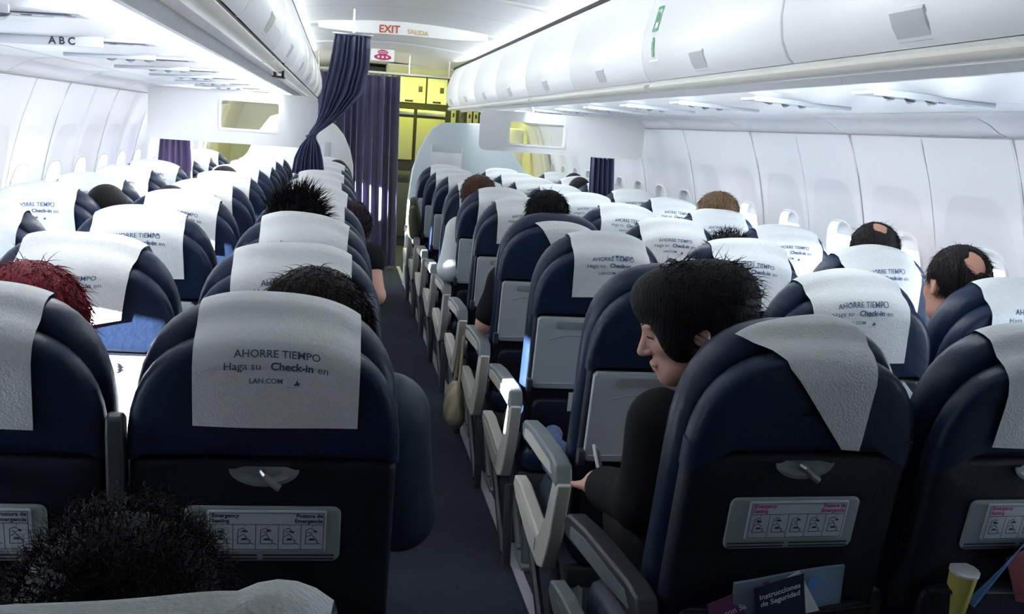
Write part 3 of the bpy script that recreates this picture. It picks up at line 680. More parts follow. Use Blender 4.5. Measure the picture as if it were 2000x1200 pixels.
        sh = MB().prism([(.07, .585), (.135, .585), (.20, .45), (.28, .365), (.60, .405), (.70, .400), (.712, .365), (.66, .335), (.42, .285), (.26, .275), (.19, .30), (.12, .42)], xa+.004, xb-.004, 'x')
        s2 = sh.build('side_shroud', m2, root, ang=40); bv = s2.modifiers.new('soft', 'BEVEL'); bv.width = .006; bv.segments = 3
        MB().prism([(.30, .345), (.62, .385), (.64, .372), (.60, .352), (.42, .312), (.30, .308)], min(o_-sx*.004, o_-sx*.001), max(o_-sx*.004, o_-sx*.001), 'x').build('shroud_inset', m2, s2)
        MB().tube([(x, .10, .30), (x, .06, .02)], .016, 8).tube([(x, .5, .30), (x, .12, .04)], .014, 8).build('leg', DARKPL, root)
    if col == 'C' and not plain: aisle(1, GREYPL, CREAM)
    if col == 'D': aisle(-1, GREYPL if not plain else DARKPL, CREAM if not plain else GREYPL)
    if col in 'AB': inner(.2475, plain and col == 'B')
    if col in 'DE': inner(.2475, False)
    return root
def children(o): return [c for c in bpy.data.objects if c.parent is o]
def copy_tree(o, parent=None):
    c = o.copy(); COL.objects.link(c); c.parent = parent
    for ch in KIDS.get(o, []): copy_tree(ch, c)
    return c
XS = dict(A=-1.515, B=-1.02, C=-.525, D=.47, E=.965, F=1.46)
WHERE = dict(A=('window', 'left'), B=('middle', 'left'), C=('aisle', 'left'), D=('aisle', 'right'), E=('middle', 'right'), F=('window', 'right'))
def row_y(r): return .522 if r == 0 else 1.75+.79*(r-1)
def row_txt(r): return 'cut-off nearest row' if r == 0 else '%s whole row from the camera' % ORD[r-1]
SEAT = {}
ROT = {('D', 1): radians(3.5), ('E', 1): radians(3.0), ('F', 1): radians(2.0)}
protos = {}
for c in 'ABCDEF':
    for plain in (True, False): protos[c, plain] = build_seat(c, plain, c)
KIDS = {}
for o in bpy.data.objects:
    if o.parent: KIDS.setdefault(o.parent, []).append(o)
used = set()
for r in range(0, 11):
    for c in 'ABCDEF':
        if r == 0 and c not in 'BC': continue
        key = (c, r <= 1); o = protos[key]
        if key in used: o = copy_tree(o)
        used.add(key)
        y = row_y(r)
        o.location = (XS[c], y, 0 if r else -.0)
        o.rotation_euler.z = ROT.get((c, r), 0)
        tag(o, 'navy leather %s seat %s of the aisle, %s' % (*WHERE[c], row_txt(r)), 'airline seat', 'airline seats in rows of three')
        SEAT[c, r] = Vector((XS[c], y, 0))
for key, o in protos.items():
    if key not in used:
        for q in KIDS.get(o, []):
            for q2 in KIDS.get(q, []): bpy.data.objects.remove(q2)
            bpy.data.objects.remove(q)
        bpy.data.objects.remove(o)

# ------------------------------------------------------------------ paper headrest covers
def cover_path(x):
    x = max(-.222, min(.222, x)); hr, hf = hood_top(x, 0), hood_top(x, 1); d = .0055
    top = max(hr, hf-.02)
    pts = [(d+.003, hr-.30), (d+.005, hr-.15), (d+.003, hr-.035), (d-.006, hr-.008), (-.022, hr+d+.001), (-.050, max(hr+d, (hr+hf)/2-.005)+.004), (-.078, hf+d-.001), (-.105, hf+d+.0015), (-.135, hf+d-.003), (-.158, hf-.020), (-.166-d, hf-.05), (-.172-d, hf-.30)]
    return pts
def cover_point(x, v):
    """v=0 at the rear top edge, negative down the rear, positive over the top to the front"""
    pts = cover_path(x); acc = [0]
    for i in range(1, len(pts)): acc.append(acc[-1]+math.hypot(pts[i][0]-pts[i-1][0], pts[i][1]-pts[i-1][1]))
    if v < 0: v = v+(hood_top(0, 0)-hood_top(max(-.222, min(.222, x)), 0))*min(1, -v/.11)
    s = acc[3]+v
    t = float(np.interp(s, acc, [p[0] for p in pts])); u = float(np.interp(s, acc, [p[1] for p in pts]))
    return t, u
def make_cover(q, seed, crumple=.002, text=True, tw=1.0, lift=None, tdn=0):
    """q: corners rearL, rearR, frontR, frontL as (x, v)"""
    rnd = random.Random(seed); fr = [(rnd.uniform(8, 26), rnd.uniform(8, 26), rnd.uniform(0, 6), rnd.uniform(.4, 1)) for _ in range(4)]
    Q = [Vector(p) for p in q]
    def sheet(s, w): return (Q[0]*(1-s)+Q[1]*s)*(1-w)+(Q[3]*(1-s)+Q[2]*s)*w
    def pt(s, w, off=0):
        p = sheet(s, w); t, u = cover_point(p.x, p.y)
        n_ = sum(a*sin(f1*p.x+f2*p.y+ph) for f1, f2, ph, a in fr)
        k = crumple*(n_+1.5); rear = 1 if p.y < -.005 else 0
        x = p.x
        if lift:
            L = lift(s, w); 
            if L: return seatT(x, t+L[0], u+L[1])
        if rear: return seatT(x, t+max(0, k)+off, u)
        return seatT(x, t, u+max(0, k)+off)
    NS, NW = 24, 40
    v = [pt(i/NS, j/NW) for j in range(NW+1) for i in range(NS+1)]
    W = NS+1; f = [(j*W+i, j*W+i+1, (j+1)*W+i+1, (j+1)*W+i) for j in range(NW) for i in range(NS)]
    me = bpy.data.meshes.new('headrest_cover'); me.from_pydata(v, [], f); me.update(); me.polygons.foreach_set('use_smooth', [True]*len(me.polygons)); me.materials.append(PAPER)
    out = []
    if text:
        width = (Q[1]-Q[0]).length; L = (Q[3]-Q[0]).length; dn = -min(Q[0].y, Q[1].y)
        def line(txt, size, vdown, bold, x0, align):
            vv, ff = TXT[txt, align]
            kk = size
            def fn(a, b):
                s = .5+(x0+a*kk)/width; w_ = (dn-vdown-tdn+b*kk)/L
                return pt(s, w_, .0016)
            return [fn(*p) for p in vv], ff
        pv = []; pf = []
        for txt, size, vd, x0, al in TEXTS:
            a, b = line(txt, size*tw, vd, 0, x0*tw, al); n0 = len(pv); pv += a; pf += [tuple(i+n0 for i in q_) for q_ in b]
        m2 = bpy.data.meshes.new('printed_text'); m2.from_pydata(pv, [], pf); m2.update(); m2.materials.append(INK)
        out = m2
    return me, out
TXT = {}
def reg(txt, bold, al): TXT[txt, al] = text_mesh(txt, 1, bold, al)
reg('AHORRE TIEMPO', .008, 'CENTER'); reg('Haga su ', 0, 'LEFT'); reg('Check-in', .028, 'LEFT'); reg('en', 0, 'LEFT'); reg('LAN.COM', .012, 'LEFT')
def star():
    p = [(0, 0), (.35, .12), (.62, .75), (.72, .22), (1.1, .25), (.8, -.02), (1.0, -.3), (.55, -.12), (.1, -.28), (.3, -.06)]
    v, f = p, [tuple(range(len(p)))]
    arc = [(-.9+.1*i, -.38-.1*sin(pi*i/16)) for i in range(17)]
    n = len(v); v = v+arc+[(x, z-.05) for x, z in arc]; f = f+[(n+i, n+i+1, n+17+i+1, n+17+i) for i in range(16)]
    return v, f
TXT['*', 'LEFT'] = star()
TEXTS = [('AHORRE TIEMPO', .0185, .022, 0, 'CENTER'), ('Haga su ', .0195, .044, -.088, 'LEFT'), ('Check-in', .0195, .044, -.011, 'LEFT'), ('en', .0195, .044, .066, 'LEFT'), ('LAN.COM', .0125, .068, -.046, 'LEFT'), ('*', .0125, .069, .026, 'LEFT')]
def normal_q(wd=.275, dn=.155, up=.25, rot=0, dx=0):
    c = Vector((dx, 0)); R_ = Matrix.Rotation(radians(rot), 2); h = wd/2
    return [tuple(c+R_ @ Vector(p)) for p in ((-h, -dn), (h, -dn), (h, up), (-h, up))]
def place_cover(c, r, meshes, label, group=None):
    me, tx = meshes
    o = bpy.data.objects.new('headrest_cover', me); COL.objects.link(o); o.location = SEAT[c, r]; o.rotation_euler.z = ROT.get((c, r), 0)
    tag(o, label, 'headrest cover', group or 'paper headrest covers')
    if tx:
        t = bpy.data.objects.new('printed_text', tx); COL.objects.link(t); t.parent = o
    return o
VAR = [make_cover(normal_q(.275, .15+.012*(i % 3), .24, rot, dx), 20+i, .0016) for i, (rot, dx) in enumerate(((1.5, .0), (-2, .012), (3, -.008), (0, .004), (-1, -.012), (-3.5, .01)))]
special = {
 ('C', 1): make_cover(normal_q(.275, .150, .25, 0, .018), 5, .0012),
 ('C', 2): make_cover(normal_q(.285, .20, .22, 0, .005), 6, .0015),
 ('B', 2): make_cover([(-.160, -.185), (.108, -.128), (.158, .20), (-.110, .21)], 8, .003, tw=.95, tdn=.03),
 ('C', 3): make_cover([(-.13, -.15), (.135, -.16), (.15, .16), (-.13, .20)], 9, .004),
 ('D', 1): make_cover([(.062, -.170), (.098, -.172), (.118, .155), (-.150, .09)], 10, .003, text=False),
 ('D', 4): make_cover([(-.020, -.085), (.040, -.085), (.215, .03), (-.10, .05)], 11, .004, text=False),
 ('D', 3): make_cover(normal_q(.26, .145, .22, 2, .012), 12, .0012),
 ('D', 2): make_cover([(.06, -.12), (.20, -.14), (.19, .18), (-.02, .18)], 13, .004, text=False),
 ('E', 3): make_cover(normal_q(.275, .165, .22, -3, .01), 14, .002),
 ('C', 0): make_cover([(-.21, -.02), (.10, -.015), (.12, .22), (-.17, .22)], 15, .004, text=False, lift=lambda s, w: ((-.02*(s-.76)/.24, .020*math.sin(pi*min(1, (s-.76)/.24))**.8*min(1, max(0, (w-.10)*6))*(1-max(0, w-.55)*2)) if s > .76 and w < 1 else None)),
 ('B', 0): make_cover([(-.10, -.05), (.21, -.02), (.20, .22), (-.14, .22)], 16, .003, text=False),
}
LBL = {('B', 2): 'white paper headrest cover hanging tilted, with printed text, third seat back', ('D', 1): 'white paper headrest cover twisted to a point on the near right aisle seat'}
STATE = {('B', 2): 'tilted', ('D', 1): 'twisted', ('D', 4): 'askew', ('D', 2): 'shifted', ('C', 0): 'creased', ('B', 0): 'creased', ('C', 3): 'rumpled'}
k = 0
for (c, r), p in SEAT.items():
    ms = special.get((c, r)) or VAR[(k*5+r) % 6]; k += 1
    st_ = STATE.get((c, r), 'printed')
    place_cover(c, r, ms, 'white %s paper headrest cover, %s seat %s of aisle, %s' % (st_, *WHERE[c], row_txt(r)))

# ------------------------------------------------------------------ people: bodies as smooth implicit surfaces
def smin(a, b, k): h = np.maximum(k-np.abs(a-b), 0)/k; return np.minimum(a, b)-h*h*k*.25
def smax(a, b, k): return -smin(-a, -b, k)
def cone(p, a, b, ra, rb):
    a = np.array(a, float); b = np.array(b, float); ba = b-a; pa = p-a
    h = np.clip((pa@ba)/max(ba@ba, 1e-9), 0, 1); return np.linalg.norm(pa-h[:, None]*ba, axis=1)-(ra+(rb-ra)*h)
def ell(p, c, r, R_=None):
    q = p-np.array(c, float)
    if R_ is not None: q = q@R_
    r = np.array(r, float); k0 = np.linalg.norm(q/r, axis=1); k1 = np.linalg.norm(q/(r*r), axis=1); return k0*(k0-1)/np.maximum(k1, 1e-9)
def surface_net(fn, lo, hi, h):
    lo = np.array(lo); n = np.maximum(3, np.ceil((np.array(hi)-lo)/h).astype(int)+1)
    g = np.stack(np.meshgrid(*[np.arange(k) for k in n], indexing='ij'), -1).reshape(-1, 3)
    V = fn(lo+g*h).reshape(n); ins = V < 0
    c = n-1; cnt = np.zeros(c, int); pos = np.zeros((*c, 3))
    sl = lambda d: tuple(slice(d[i], d[i]+c[i]) for i in range(3))
    cor = [(i, j, k) for i in (0, 1) for j in (0, 1) for k in (0, 1)]
    for a in cor:
        for ax in range(3):
            if a[ax]: continue
            b = list(a); b[ax] = 1
            va, vb = V[sl(a)], V[sl(b)]; cr = (va < 0) != (vb < 0)
            t = np.where(cr, va/np.where(cr, va-vb, 1), 0)
            q = np.zeros((*c, 3)); q[...] = a; q[..., ax] += t
            pos += q*cr[..., None]; cnt += cr
    act = cnt > 0; idx = -np.ones(c, int); idx[act] = np.arange(act.sum())
    base = np.stack(np.nonzero(act), -1); verts = lo+(base+pos[act]/cnt[act][:, None])*h
    faces = []
    for ax in range(3):
        u, w_ = [(1, 2), (2, 0), (0, 1)][ax]
        s0 = [slice(None)]*3; s1 = [slice(None)]*3; s0[ax] = slice(0, -1); s1[ax] = slice(1, None)
        cr = ins[tuple(s0)] != ins[tuple(s1)]; e = np.stack(np.nonzero(cr), -1)
        ok = (e[:, u] > 0) & (e[:, w_] > 0) & (e[:, u] < c[u]) & (e[:, w_] < c[w_]); e = e[ok]
        if not len(e): continue
        fl = ins[tuple(e.T)]
        def at(du, dw): q = e.copy(); q[:, u] -= du; q[:, w_] -= dw; return idx[tuple(q.T)]
        F = np.stack([at(1, 1), at(0, 1), at(0, 0), at(1, 0)], 1); F[~fl] = F[~fl][:, ::-1]; faces.append(F)
    return verts, np.concatenate(faces)
def grow(name, fn, lo, hi, h, m, parent, origin=(0, 0, 0), extra=None):
    v, f = surface_net(fn, lo, hi, h); v = v-np.array(origin)
    V = [tuple(p) for p in v]; F = [tuple(int(i) for i in q) for q in f]
    if extra:
        for ev, ef in extra: n = len(V); V += [tuple(np.array(p)-np.array(origin)) for p in ev]; F += [tuple(i+n for i in q) for q in ef]
    me = bpy.data.meshes.new(name); me.from_pydata(V, [], F); me.update()
    return link_mesh(name, me, m, parent, True), v, f
def strands(verts, faces, count, length, rad, rnd, keep=None, comb=(0, 0, 0), out=.5, curl=0, segs=5, grav=.5):
    """thin tapered locks rooted on a hair surface"""
    tri = faces[:, :3]; a, b, c = verts[tri[:, 0]], verts[tri[:, 1]], verts[tri[:, 2]]
    nr = np.cross(b-a, c-a); nr /= np.maximum(np.linalg.norm(nr, axis=1), 1e-9)[:, None]; ce = (a+b+c)/3
    ids = np.arange(len(ce))
    if keep is not None: ids = ids[keep(ce)]
    V = []; F = []
    if not len(ids): return V, F
    cen = verts.mean(0)
    for _ in range(count):
        i = rnd.choice(ids); p = Vector(ce[i]); n = Vector(nr[i])
        if n.dot(p-Vector(cen)) < 0: n = -n
        d = (n*out+Vector(comb)+Vector((rnd.gauss(0, .25), rnd.gauss(0, .25), rnd.gauss(0, .25)))).normalized()
        L = length*rnd.uniform(.5, 1.2); side = n.cross(d); side = side.normalized() if side.length > 1e-4 else Vector((1, 0, 0)); up = side.cross(d)
        ph = rnd.uniform(0, 6); base = len(V); q = p+n*.0006
        for s in range(segs+1):
            t = s/segs; r = rad*(1-t*.92)
            off = side*cos(ph+t*9)*curl*t+up*sin(ph+t*9)*curl*t
            for k in range(3):
                an = 2*pi*k/3; V.append(q+off+side*cos(an)*r+up*sin(an)*r)
            q = q+d*(L/segs); d = (d+Vector((0, 0, -grav/segs))).normalized()
        for s in range(segs):
            for k in range(3): F.append((base+s*3+k, base+s*3+(k+1) % 3, base+s*3+3+(k+1) % 3, base+s*3+3+k))
    return V, F
def head_frame(center, yaw, pitch, roll):
    M = (Matrix.Rotation(radians(yaw), 3, 'Z') @ Matrix.Rotation(radians(pitch), 3, 'X') @ Matrix.Rotation(radians(roll), 3, 'Y'))
    return np.array(center), np.array(M)      # columns: right, forward, up in world
def head_sdf(p, fr, k=1.0):
    q = (p-fr[0])@fr[1]/k
    d = ell(q, (0, -.012, .034), (.074, .096, .084))
    d = smin(d, ell(q, (0, .026, -.030), (.060, .064, .088)), .04)
    d = smin(d, ell(q, (0, .064, -.098), (.028, .026, .020)), .04)             # chin
    for s in (-1, 1):
        d = smin(d, ell(q, (s*.040, .058, -.022), (.022, .022, .020)), .025)    # cheek
        d = smin(d, ell(q, (s*.044, .02, -.078), (.016, .045, .022)), .03)      # jaw
        d = smax(d, -ell(q, (s*.031, .099, .006), (.017, .013, .012)), .014)    # eye socket
        d = smin(d, ell(q, (s*.031, .0795, .006), (.0125, .0115, .0105)), .005)
        e = smax(ell(q, (s*.078, -.012, -.010), (.010, .020, .031)), -ell(q, (s*.090, -.004, -.008), (.008, .011, .019)), .006)
        d = smin(d, e, .008)                                                   # ear
    d = smin(d, ell(q, (0, .083, .026), (.050, .012, .009)), .018)              # brow
    d = smin(d, cone(q, (0, .088, .012), (0, .110, -.030), .007, .0115), .012)  # nose
    for s in (-1, 1): d = smin(d, ell(q, (s*.011, .098, -.034), (.008, .010, .007)), .007)
    d = smin(d, ell(q, (0, .092, -.062), (.024, .010, .0065)), .008)            # lips
    d = smin(d, ell(q, (0, .089, -.075), (.020, .010, .0065)), .007)
    return d*k
def seg_rot(d): return None
def sitter(label, seat, crown, hair, skin, top, style='short', yaw=0, pitch=-8, roll=0, res=.012, trousers=None, arm=None, sleeve=.6, lean=None, seed=1, shov=None, bulk=0, hs=1.0, detail=None, strand=None, shoes=True, face=False):
    """seat: (x, y) of the hips; crown: top of the head; arm: optional (elbow, hand) override for the aisle-side arm"""
    rnd = random.Random(seed)
    if not shov or seed != 3: seat = (seat[0], seat[1]+.06); crown = (crown[0], crown[1]+.035, crown[2]+.004)
    root = empty('person', (seat[0], seat[1], 0), label, 'person', None); org = np.array((seat[0], seat[1], 0.))
    hc = Vector(crown)-Vector((0, 0, .118)); fr = head_frame(hc, yaw, pitch, roll); wm = lambda q: fr[0]+fr[1]@np.array(q)
    nb = np.array(wm((0, -.035, -.135))); pel = np.array((seat[0], seat[1], .555))
    nbase = nb+np.array((0, .008, -.085)); ch = nbase*.62+pel*.38; ch[1] += .01
    sh = [nbase+np.array((s*.175, .0, -.055)) for s in (-1, 1)]
    el = [np.array((nbase[0]*.4+seat[0]*.6+s*.205, seat[1]+.10, .70)) for s in (-1, 1)]; ha = [np.array((seat[0]+s*.10, seat[1]+.33, .655)) for s in (-1, 1)]
    if arm:
        for s_, e_, h_ in arm:
            i = 0 if s_ < 0 else 1; el[i] = np.array(e_, float); ha[i] = np.array(h_, float)
    for s_, p_ in (shov or {}).items(): sh[0 if s_ < 0 else 1] = np.array(p_, float)
    kn = [np.array((seat[0]+s*.095, seat[1]+.40, .555)) for s in (-1, 1)]; an = [np.array((seat[0]+s*.09, seat[1]+.36, .10)) for s in (-1, 1)]; to = [a+np.array((s_*.01, .15, -.055)) for a, s_ in zip(an, (-1, 1))]
    hip = [pel+np.array((s*.085, 0, -.005)) for s in (-1, 1)]
    def torso(p, g=0):
        d = cone(p, pel, ch, .125+g, .120+g)
        for s in (-1, 1):
            d = smin(d, cone(p, pel+np.array((s*.06, 0, 0)), ch+np.array((s*.075, 0, .02)), .105+g, .095+g), .06)
        d = smin(d, cone(p, sh[0], sh[1], .058+g, .058+g), .07)
        d = smin(d, cone(p, ch, nbase, .10+g, .062+g), .06); return d
    def arms(p, g=0, upto=2.0):
        d = None
        for i in (0, 1):
            a = cone(p, sh[i], el[i], .052+g, .041+g)
            if upto >= 1: 
                e = el[i]+(ha[i]-el[i])*min(1, upto-1) if upto < 2 else ha[i]
                a = smin(a, cone(p, el[i], e, .041+g, .028+g), .02)
            else: a = cone(p, sh[i], sh[i]+(el[i]-sh[i])*upto, .056+g, .052+g)
            d = a if d is None else np.minimum(d, a)
        return d
    def hands(p):
        d = None
        for i, s in ((0, -1), (1, 1)):
            f_ = (ha[i]-el[i]); f_ = f_/np.linalg.norm(f_); side = np.cross(f_, (0, 0, 1)); side /= max(np.linalg.norm(side), 1e-6)
            w_ = ha[i]+f_*.045; a = cone(p, ha[i], w_, .030, .036)
            for k, L in ((-1.5, .055), (-.5, .068), (.5, .065), (1.5, .05)):
                b = w_+side*k*.018+f_*.02; a = smin(a, cone(p, b, b+f_*L*.6+np.array((0, 0, -.012)), .0095, .0085), .008)
            b = w_-side*s*-.032; a = smin(a, cone(p, b-f_*.02, b+f_*.03+side*s*.018, .011, .009), .01)
            d = a if d is None else np.minimum(d, a)
        return d
    def legs(p, g=0, shank=1):
        d = None
        for i in (0, 1):
            a = smin(cone(p, hip[i], kn[i], .088+g, .062+g), cone(p, kn[i], an[i], .056+g, .040+g), .03)
            d = a if d is None else smin(d, a, .02)
        return d
    def feet(p, g=0): return np.minimum(*[cone(p, an[i]+np.array((0, -.03, -.045)), to[i], .045+g, .034+g) for i in (0, 1)])
    neck = lambda p: cone(p, nb+np.array((0, 0, .06)), nbase, .054, .060)
    def body(p):
        d = smin(torso(p), arms(p), .03); d = smin(d, hands(p), .01); d = smin(d, legs(p), .04); d = smin(d, feet(p), .02)
        d = smin(d, neck(p), .03); return smin(d, head_sdf(p, fr), .02)
    pts = np.array([*sh, *el, ch, *ha, *kn, *an, *to, fr[0], pel, nbase]); lo = pts.min(0)-.16; hi = pts.max(0)+.17; lo[2] = max(lo[2], -.01)
    extra = []
    if face:
        hl = fr[0]-.165; hh = fr[0]+.165
        v, f = surface_net(lambda p: smin(head_sdf(p, fr), neck(p), .03), hl, hh, face); extra = [(v, [tuple(int(i) for i in q) for q in f])]
    grow('body', body, lo, hi, res, skin, root, org, extra)
    # clothes
    up = 2.0 if sleeve >= 2 else sleeve
    cut = lambda p: (p-nbase)@np.array((0, .25, .97))-.012
    tl = pts.min(0)-.16; tl[2] = .40; top_z = max(nbase[2]+.06, sh[0][2]+.11, sh[1][2]+.11)
    grow('shirt', lambda p: smax(smin(torso(p, .012), arms(p, .011+bulk, up), .03), -cone(p, nbase+np.array((0, .01, .03)), fr[0], .062, .13), .012), tl, np.array([hi[0]+.03, hi[1], top_z]), res, top, root, org)
    grow('trousers', lambda p: smax(legs(p, .010), p[:, 2]-.60, .02), np.array([lo[0], lo[1], .05]), np.array([hi[0], hi[1], .68]), res*1.2, trousers or DENIM, root, org)
    if shoes: grow('shoes', lambda p: smax(feet(p, .008), p[:, 2]-.125, .01), np.array([lo[0], lo[1], -.012]), np.array([hi[0], hi[1], .17]), res*1.2, BLACK, root, org)
    # hair
    def hair_sdf(p):
        q = (p-fr[0])@fr[1]/hs
        if style in ('bald', 'thin'):
            d = ell(q, (0, -.018, .032), (.081, .101, .089))
            d = smax(d, -(ell(q, (.004, -.108, .070), (.034, .040, .036)) if style == 'bald' else ell(q, (-.01, -.062, .112), (.030, .030, .026)))+.006*np.sin(150*q[:, 0]+90*q[:, 2]), .016)
            d = smax(d, -ell(q, (0, .118, -.035), (.085, .085, .110)), .015); return smax(d, -(q[:, 2]+.065), .02)
        if style == 'long':
            d = ell(q, (0, -.022, .034), (.086, .106, .094)); d = smin(d, cone(q, (0, -.055, .0), (0, -.07, -.17), .078, .055), .05)
            return smax(d, -ell(q, (0, .10, -.055), (.060, .075, .095)), .02)
        if style == 'updo':
            d = ell(q, (0, -.026, .036), (.092, .112, .098)); d = smin(d, ell(q, (0, -.112, .030), (.064, .050, .068)), .05)
            d = smin(d, ell(q, (0, .045, .075), (.074, .062, .056)), .04)
            for s in (-1, 1): d = smin(d, ell(q, (s*.062, .030, .000), (.026, .044, .066)), .03)
            d = smax(d, -ell(q, (0, .150, -.060), (.110, .086, .098)), .010)
            for s in (-1, 1): d = smax(d, -ell(q, (s*.094, -.006, -.032), (.032, .017, .026)), .008)
            return smax(d, -(q[:, 2]+.075-.25*np.minimum(0, q[:, 1]+.02)), .02)
        if style == 'bulk':
            d = ell(q, (0, -.020, .030), (.094, .110, .098)); d = smin(d, cone(q, (0, -.05, .0), (0, -.06, -.10), .082, .070), .05)
            return smax(d, -ell(q, (0, .10, -.05), (.062, .075, .095)), .02)
        d = ell(q, (0, -.020, .034), (.083, .104, .093)); d = smax(d, -ell(q, (0, .118, -.035), (.085, .085, .105)), .015)
        return smax(d, -(q[:, 2]+.075-.25*q[:, 1]), .02)
    h_ = detail or res*.6
    s = strand or {}
    ho, hv, hf = grow('hair', hair_sdf, fr[0]-.24, fr[0]+.20, h_, hair, root, org)
    if s:
        s = dict(s); n = s.pop('n'); L = s.pop('L'); r_ = s.pop('r'); keep = s.pop('keep', None)
        kp = (lambda ce: keep((ce+org-fr[0])@fr[1])) if keep else None
        V, F = strands(hv, hf, n, L, r_, rnd, kp, **s)
        me = ho.data; bm = bmesh.new(); bm.from_mesh(me); base = [bm.verts.new(p) for p in V]
        for q in F: bm.faces.new([base[i] for i in q])
        bm.to_mesh(me); bm.free(); me.polygons.foreach_set('use_smooth', [True]*len(me.polygons))
    return root, fr, wm, dict(sh=sh, el=el, ha=ha, nbase=nbase)
SHORT = dict(n=1800, L=.026, r=.0013, out=.34, comb=(0, -.22, -.6), grav=.7, keep=lambda q: q[:, 2] > -.06)
def hips(c, r, dx=0, dy=0): p = SEAT[c, r]; return (p.x+dx, p.y+.30+dy)

# the woman in the nearest aisle seat right of the aisle, turned to the aisle
_, fr, wm, J = sitter('woman in black with dark pinned-up hair, leaning into the aisle and looking down', (.45, 2.06), (.335, 2.13, 1.238), HAIRBLACK, SKIN_L, CLOTHBLACK, 'updo', yaw=80, pitch=-20, roll=0, bulk=.012, shov={-1: (.290, 2.10, .905), 1: (.56, 2.16, .93)}, res=.009, trousers=CLOTHBLACK, sleeve=2, seed=3, face=.0035, detail=.005,
                arm=[(-1, (.262, 2.09, .73), (.225, 2.27, .70)), (1, (.60, 2.22, .70), (.40, 2.42, .66))], strand=dict(n=700, L=.035, r=.0011, out=.25, comb=(.35, 0, -.1), grav=.3, keep=lambda q: (q[:, 1] < .03) & (q[:, 2] > -.05)))
wroot = bpy.data.objects['person']
def headpart(name, fn, lo, hi, h, m, root, org):
    return grow(name, fn, lo, hi, h, m, root, org)
org = np.array((*wroot.location,))
for s in (-1, 1):
    MB().tube([wm((s*(.014+.007*k), .0935-.004*abs(k-2.2), .0035-.0016*abs(k-2.0))) for k in range(6)], [.0008, .0016, .002, .002, .0016, .0008], 6).map(lambda x, y, z: (x-org[0], y-org[1], z)).build('eyelash', HAIRBLACK, wroot)
    MB().tube([wm((s*(.012+.008*k), .0975-.0035*k, .0275+.003*math.sin(k*.7))) for k in range(5)], [.0012, .0022, .0024, .002, .0008], 6).map(lambda x, y, z: (x-org[0], y-org[1], z)).build('eyebrow', HAIRBLACK, wroot)
MB().tube([wm((-.083, -.006, -.045)), wm((-.084, -.006, -.052)), wm((-.084, -.006, -.060))], [.002, .004, .003], 8).map(lambda x, y, z: (x-org[0], y-org[1], z)).build('earring', STEEL, wroot)
MB().tube([wm((s*.022*(1-0), .0955-.5*abs(s)**2*.012, -.0685)) for s in np.linspace(-1, 1, 7)], [.001, .002, .0024, .002, .0024, .002, .001], 6).map(lambda x, y, z: (x-org[0], y-org[1], z)).build('lips', mat('lip_colour', (.42, .12, .10), .4), wroot)
# phone in her hand
ph = MB().box((-.036, -.004, -.07), (.036, .004, .07), .003).build('phone', PHONE)
tag(ph, 'white slim phone held upright by the woman in black', 'phone'); ph.location = (.222, 2.315, .715); ph.rotation_euler = (radians(-20), radians(26), radians(65))
MB().box((-.032, -.0048, -.062), (.032, -.0035, .062), .001).build('screen', BLACK, ph)

# heads above the seat backs
sitter('person with dark curly hair slouched in the cut-off nearest row, seen from behind', (-.60, .92), (-.615, 1.02, 1.078), HAIRBLACK, SKIN, CLOTHBLACK, 'bulk', pitch=-14, yaw=-6, res=.011, seed=11, detail=.006,
       strand=dict(n=3200, L=.030, r=.0011, out=.6, comb=(0, -.1, .15), grav=.6, curl=.007, segs=7, keep=lambda q: q[:, 2] > -.06))
C1 = sitter('person with short black hair in first aisle seat left, jacket sleeve jutting into the aisle', (-.50, 2.05), (-.452, 1.985, 1.200), HAIRDARK, SKIN, CLOTHNAVY, 'bulk', hs=1.08, pitch=-4, res=.010, sleeve=2, seed=12, detail=.006, bulk=.022, shov={1: (-.305, 2.03, .93)},
       arm=[(1, (-.272, 2.05, .72), (-.31, 2.32, .64))], strand=dict(SHORT, n=5200, r=.0009, L=.034))
sitter('person with deep red dyed hair in the first middle seat left', (-.98, 2.05), (-.965, 1.985, 1.195), HAIRRED, SKIN, CLOTHGREY, 'bulk', res=.012, seed=13, strand=dict(SHORT, n=3500, L=.04, r=.0011))
sitter('person with spiky wet-look black hair in the third aisle seat left', hips('C', 3), (-.55, 3.60, 1.245), HAIRBLACK, SKIN, CLOTHGREY, 'short', pitch=-6, res=.012, seed=14, detail=.007,
       strand=dict(n=1100, L=.06, r=.0021, out=.55, comb=(.15, -.25, .35), grav=.25, keep=lambda q: q[:, 2] > .0))
sitter('woman with long plum-brown hair and a bare arm leaning into the aisle, left side', (-.43, 4.83), (-.345, 5.0, 1.115), HAIRPLUM, SKIN_L, CLOTHBLACK, 'long', res=.012, yaw=-15, pitch=-15, sleeve=.15, seed=15, shov={1: (-.262, 4.88, .88)},
       arm=[(1, (-.225, 4.80, .72), (-.32, 5.02, .66))], strand=dict(SHORT, n=1500, r=.002))
sitter('person with a smooth black head of hair in the fourth window seat left', (-1.40, 4.42), (-1.32, 4.35, 1.175), HAIRBLACK, SKIN, CLOTHBLACK, 'short', res=.014, seed=16)
sitter('person with black hair low in the fourth middle seat left', (-1.04, 4.42), (-1.075, 4.35, 1.185), HAIRBLACK, SKIN, CLOTHGREY, 'short', res=.014, seed=17)
sitter('person with dark hair in the sixth middle seat left', (-1.0, 6.0), (-1.03, 5.93, 1.20), HAIRDARK, SKIN, CLOTHNAVY, 'short', res=.014, seed=18)
sitter('person with dark hair far ahead beside the tied curtain, aisle seat left', (-.50, 8.37), (-.43, 8.32, 1.185), HAIRPLUM, SKIN, CLOTHGREY, 'long', res=.016, seed=19)
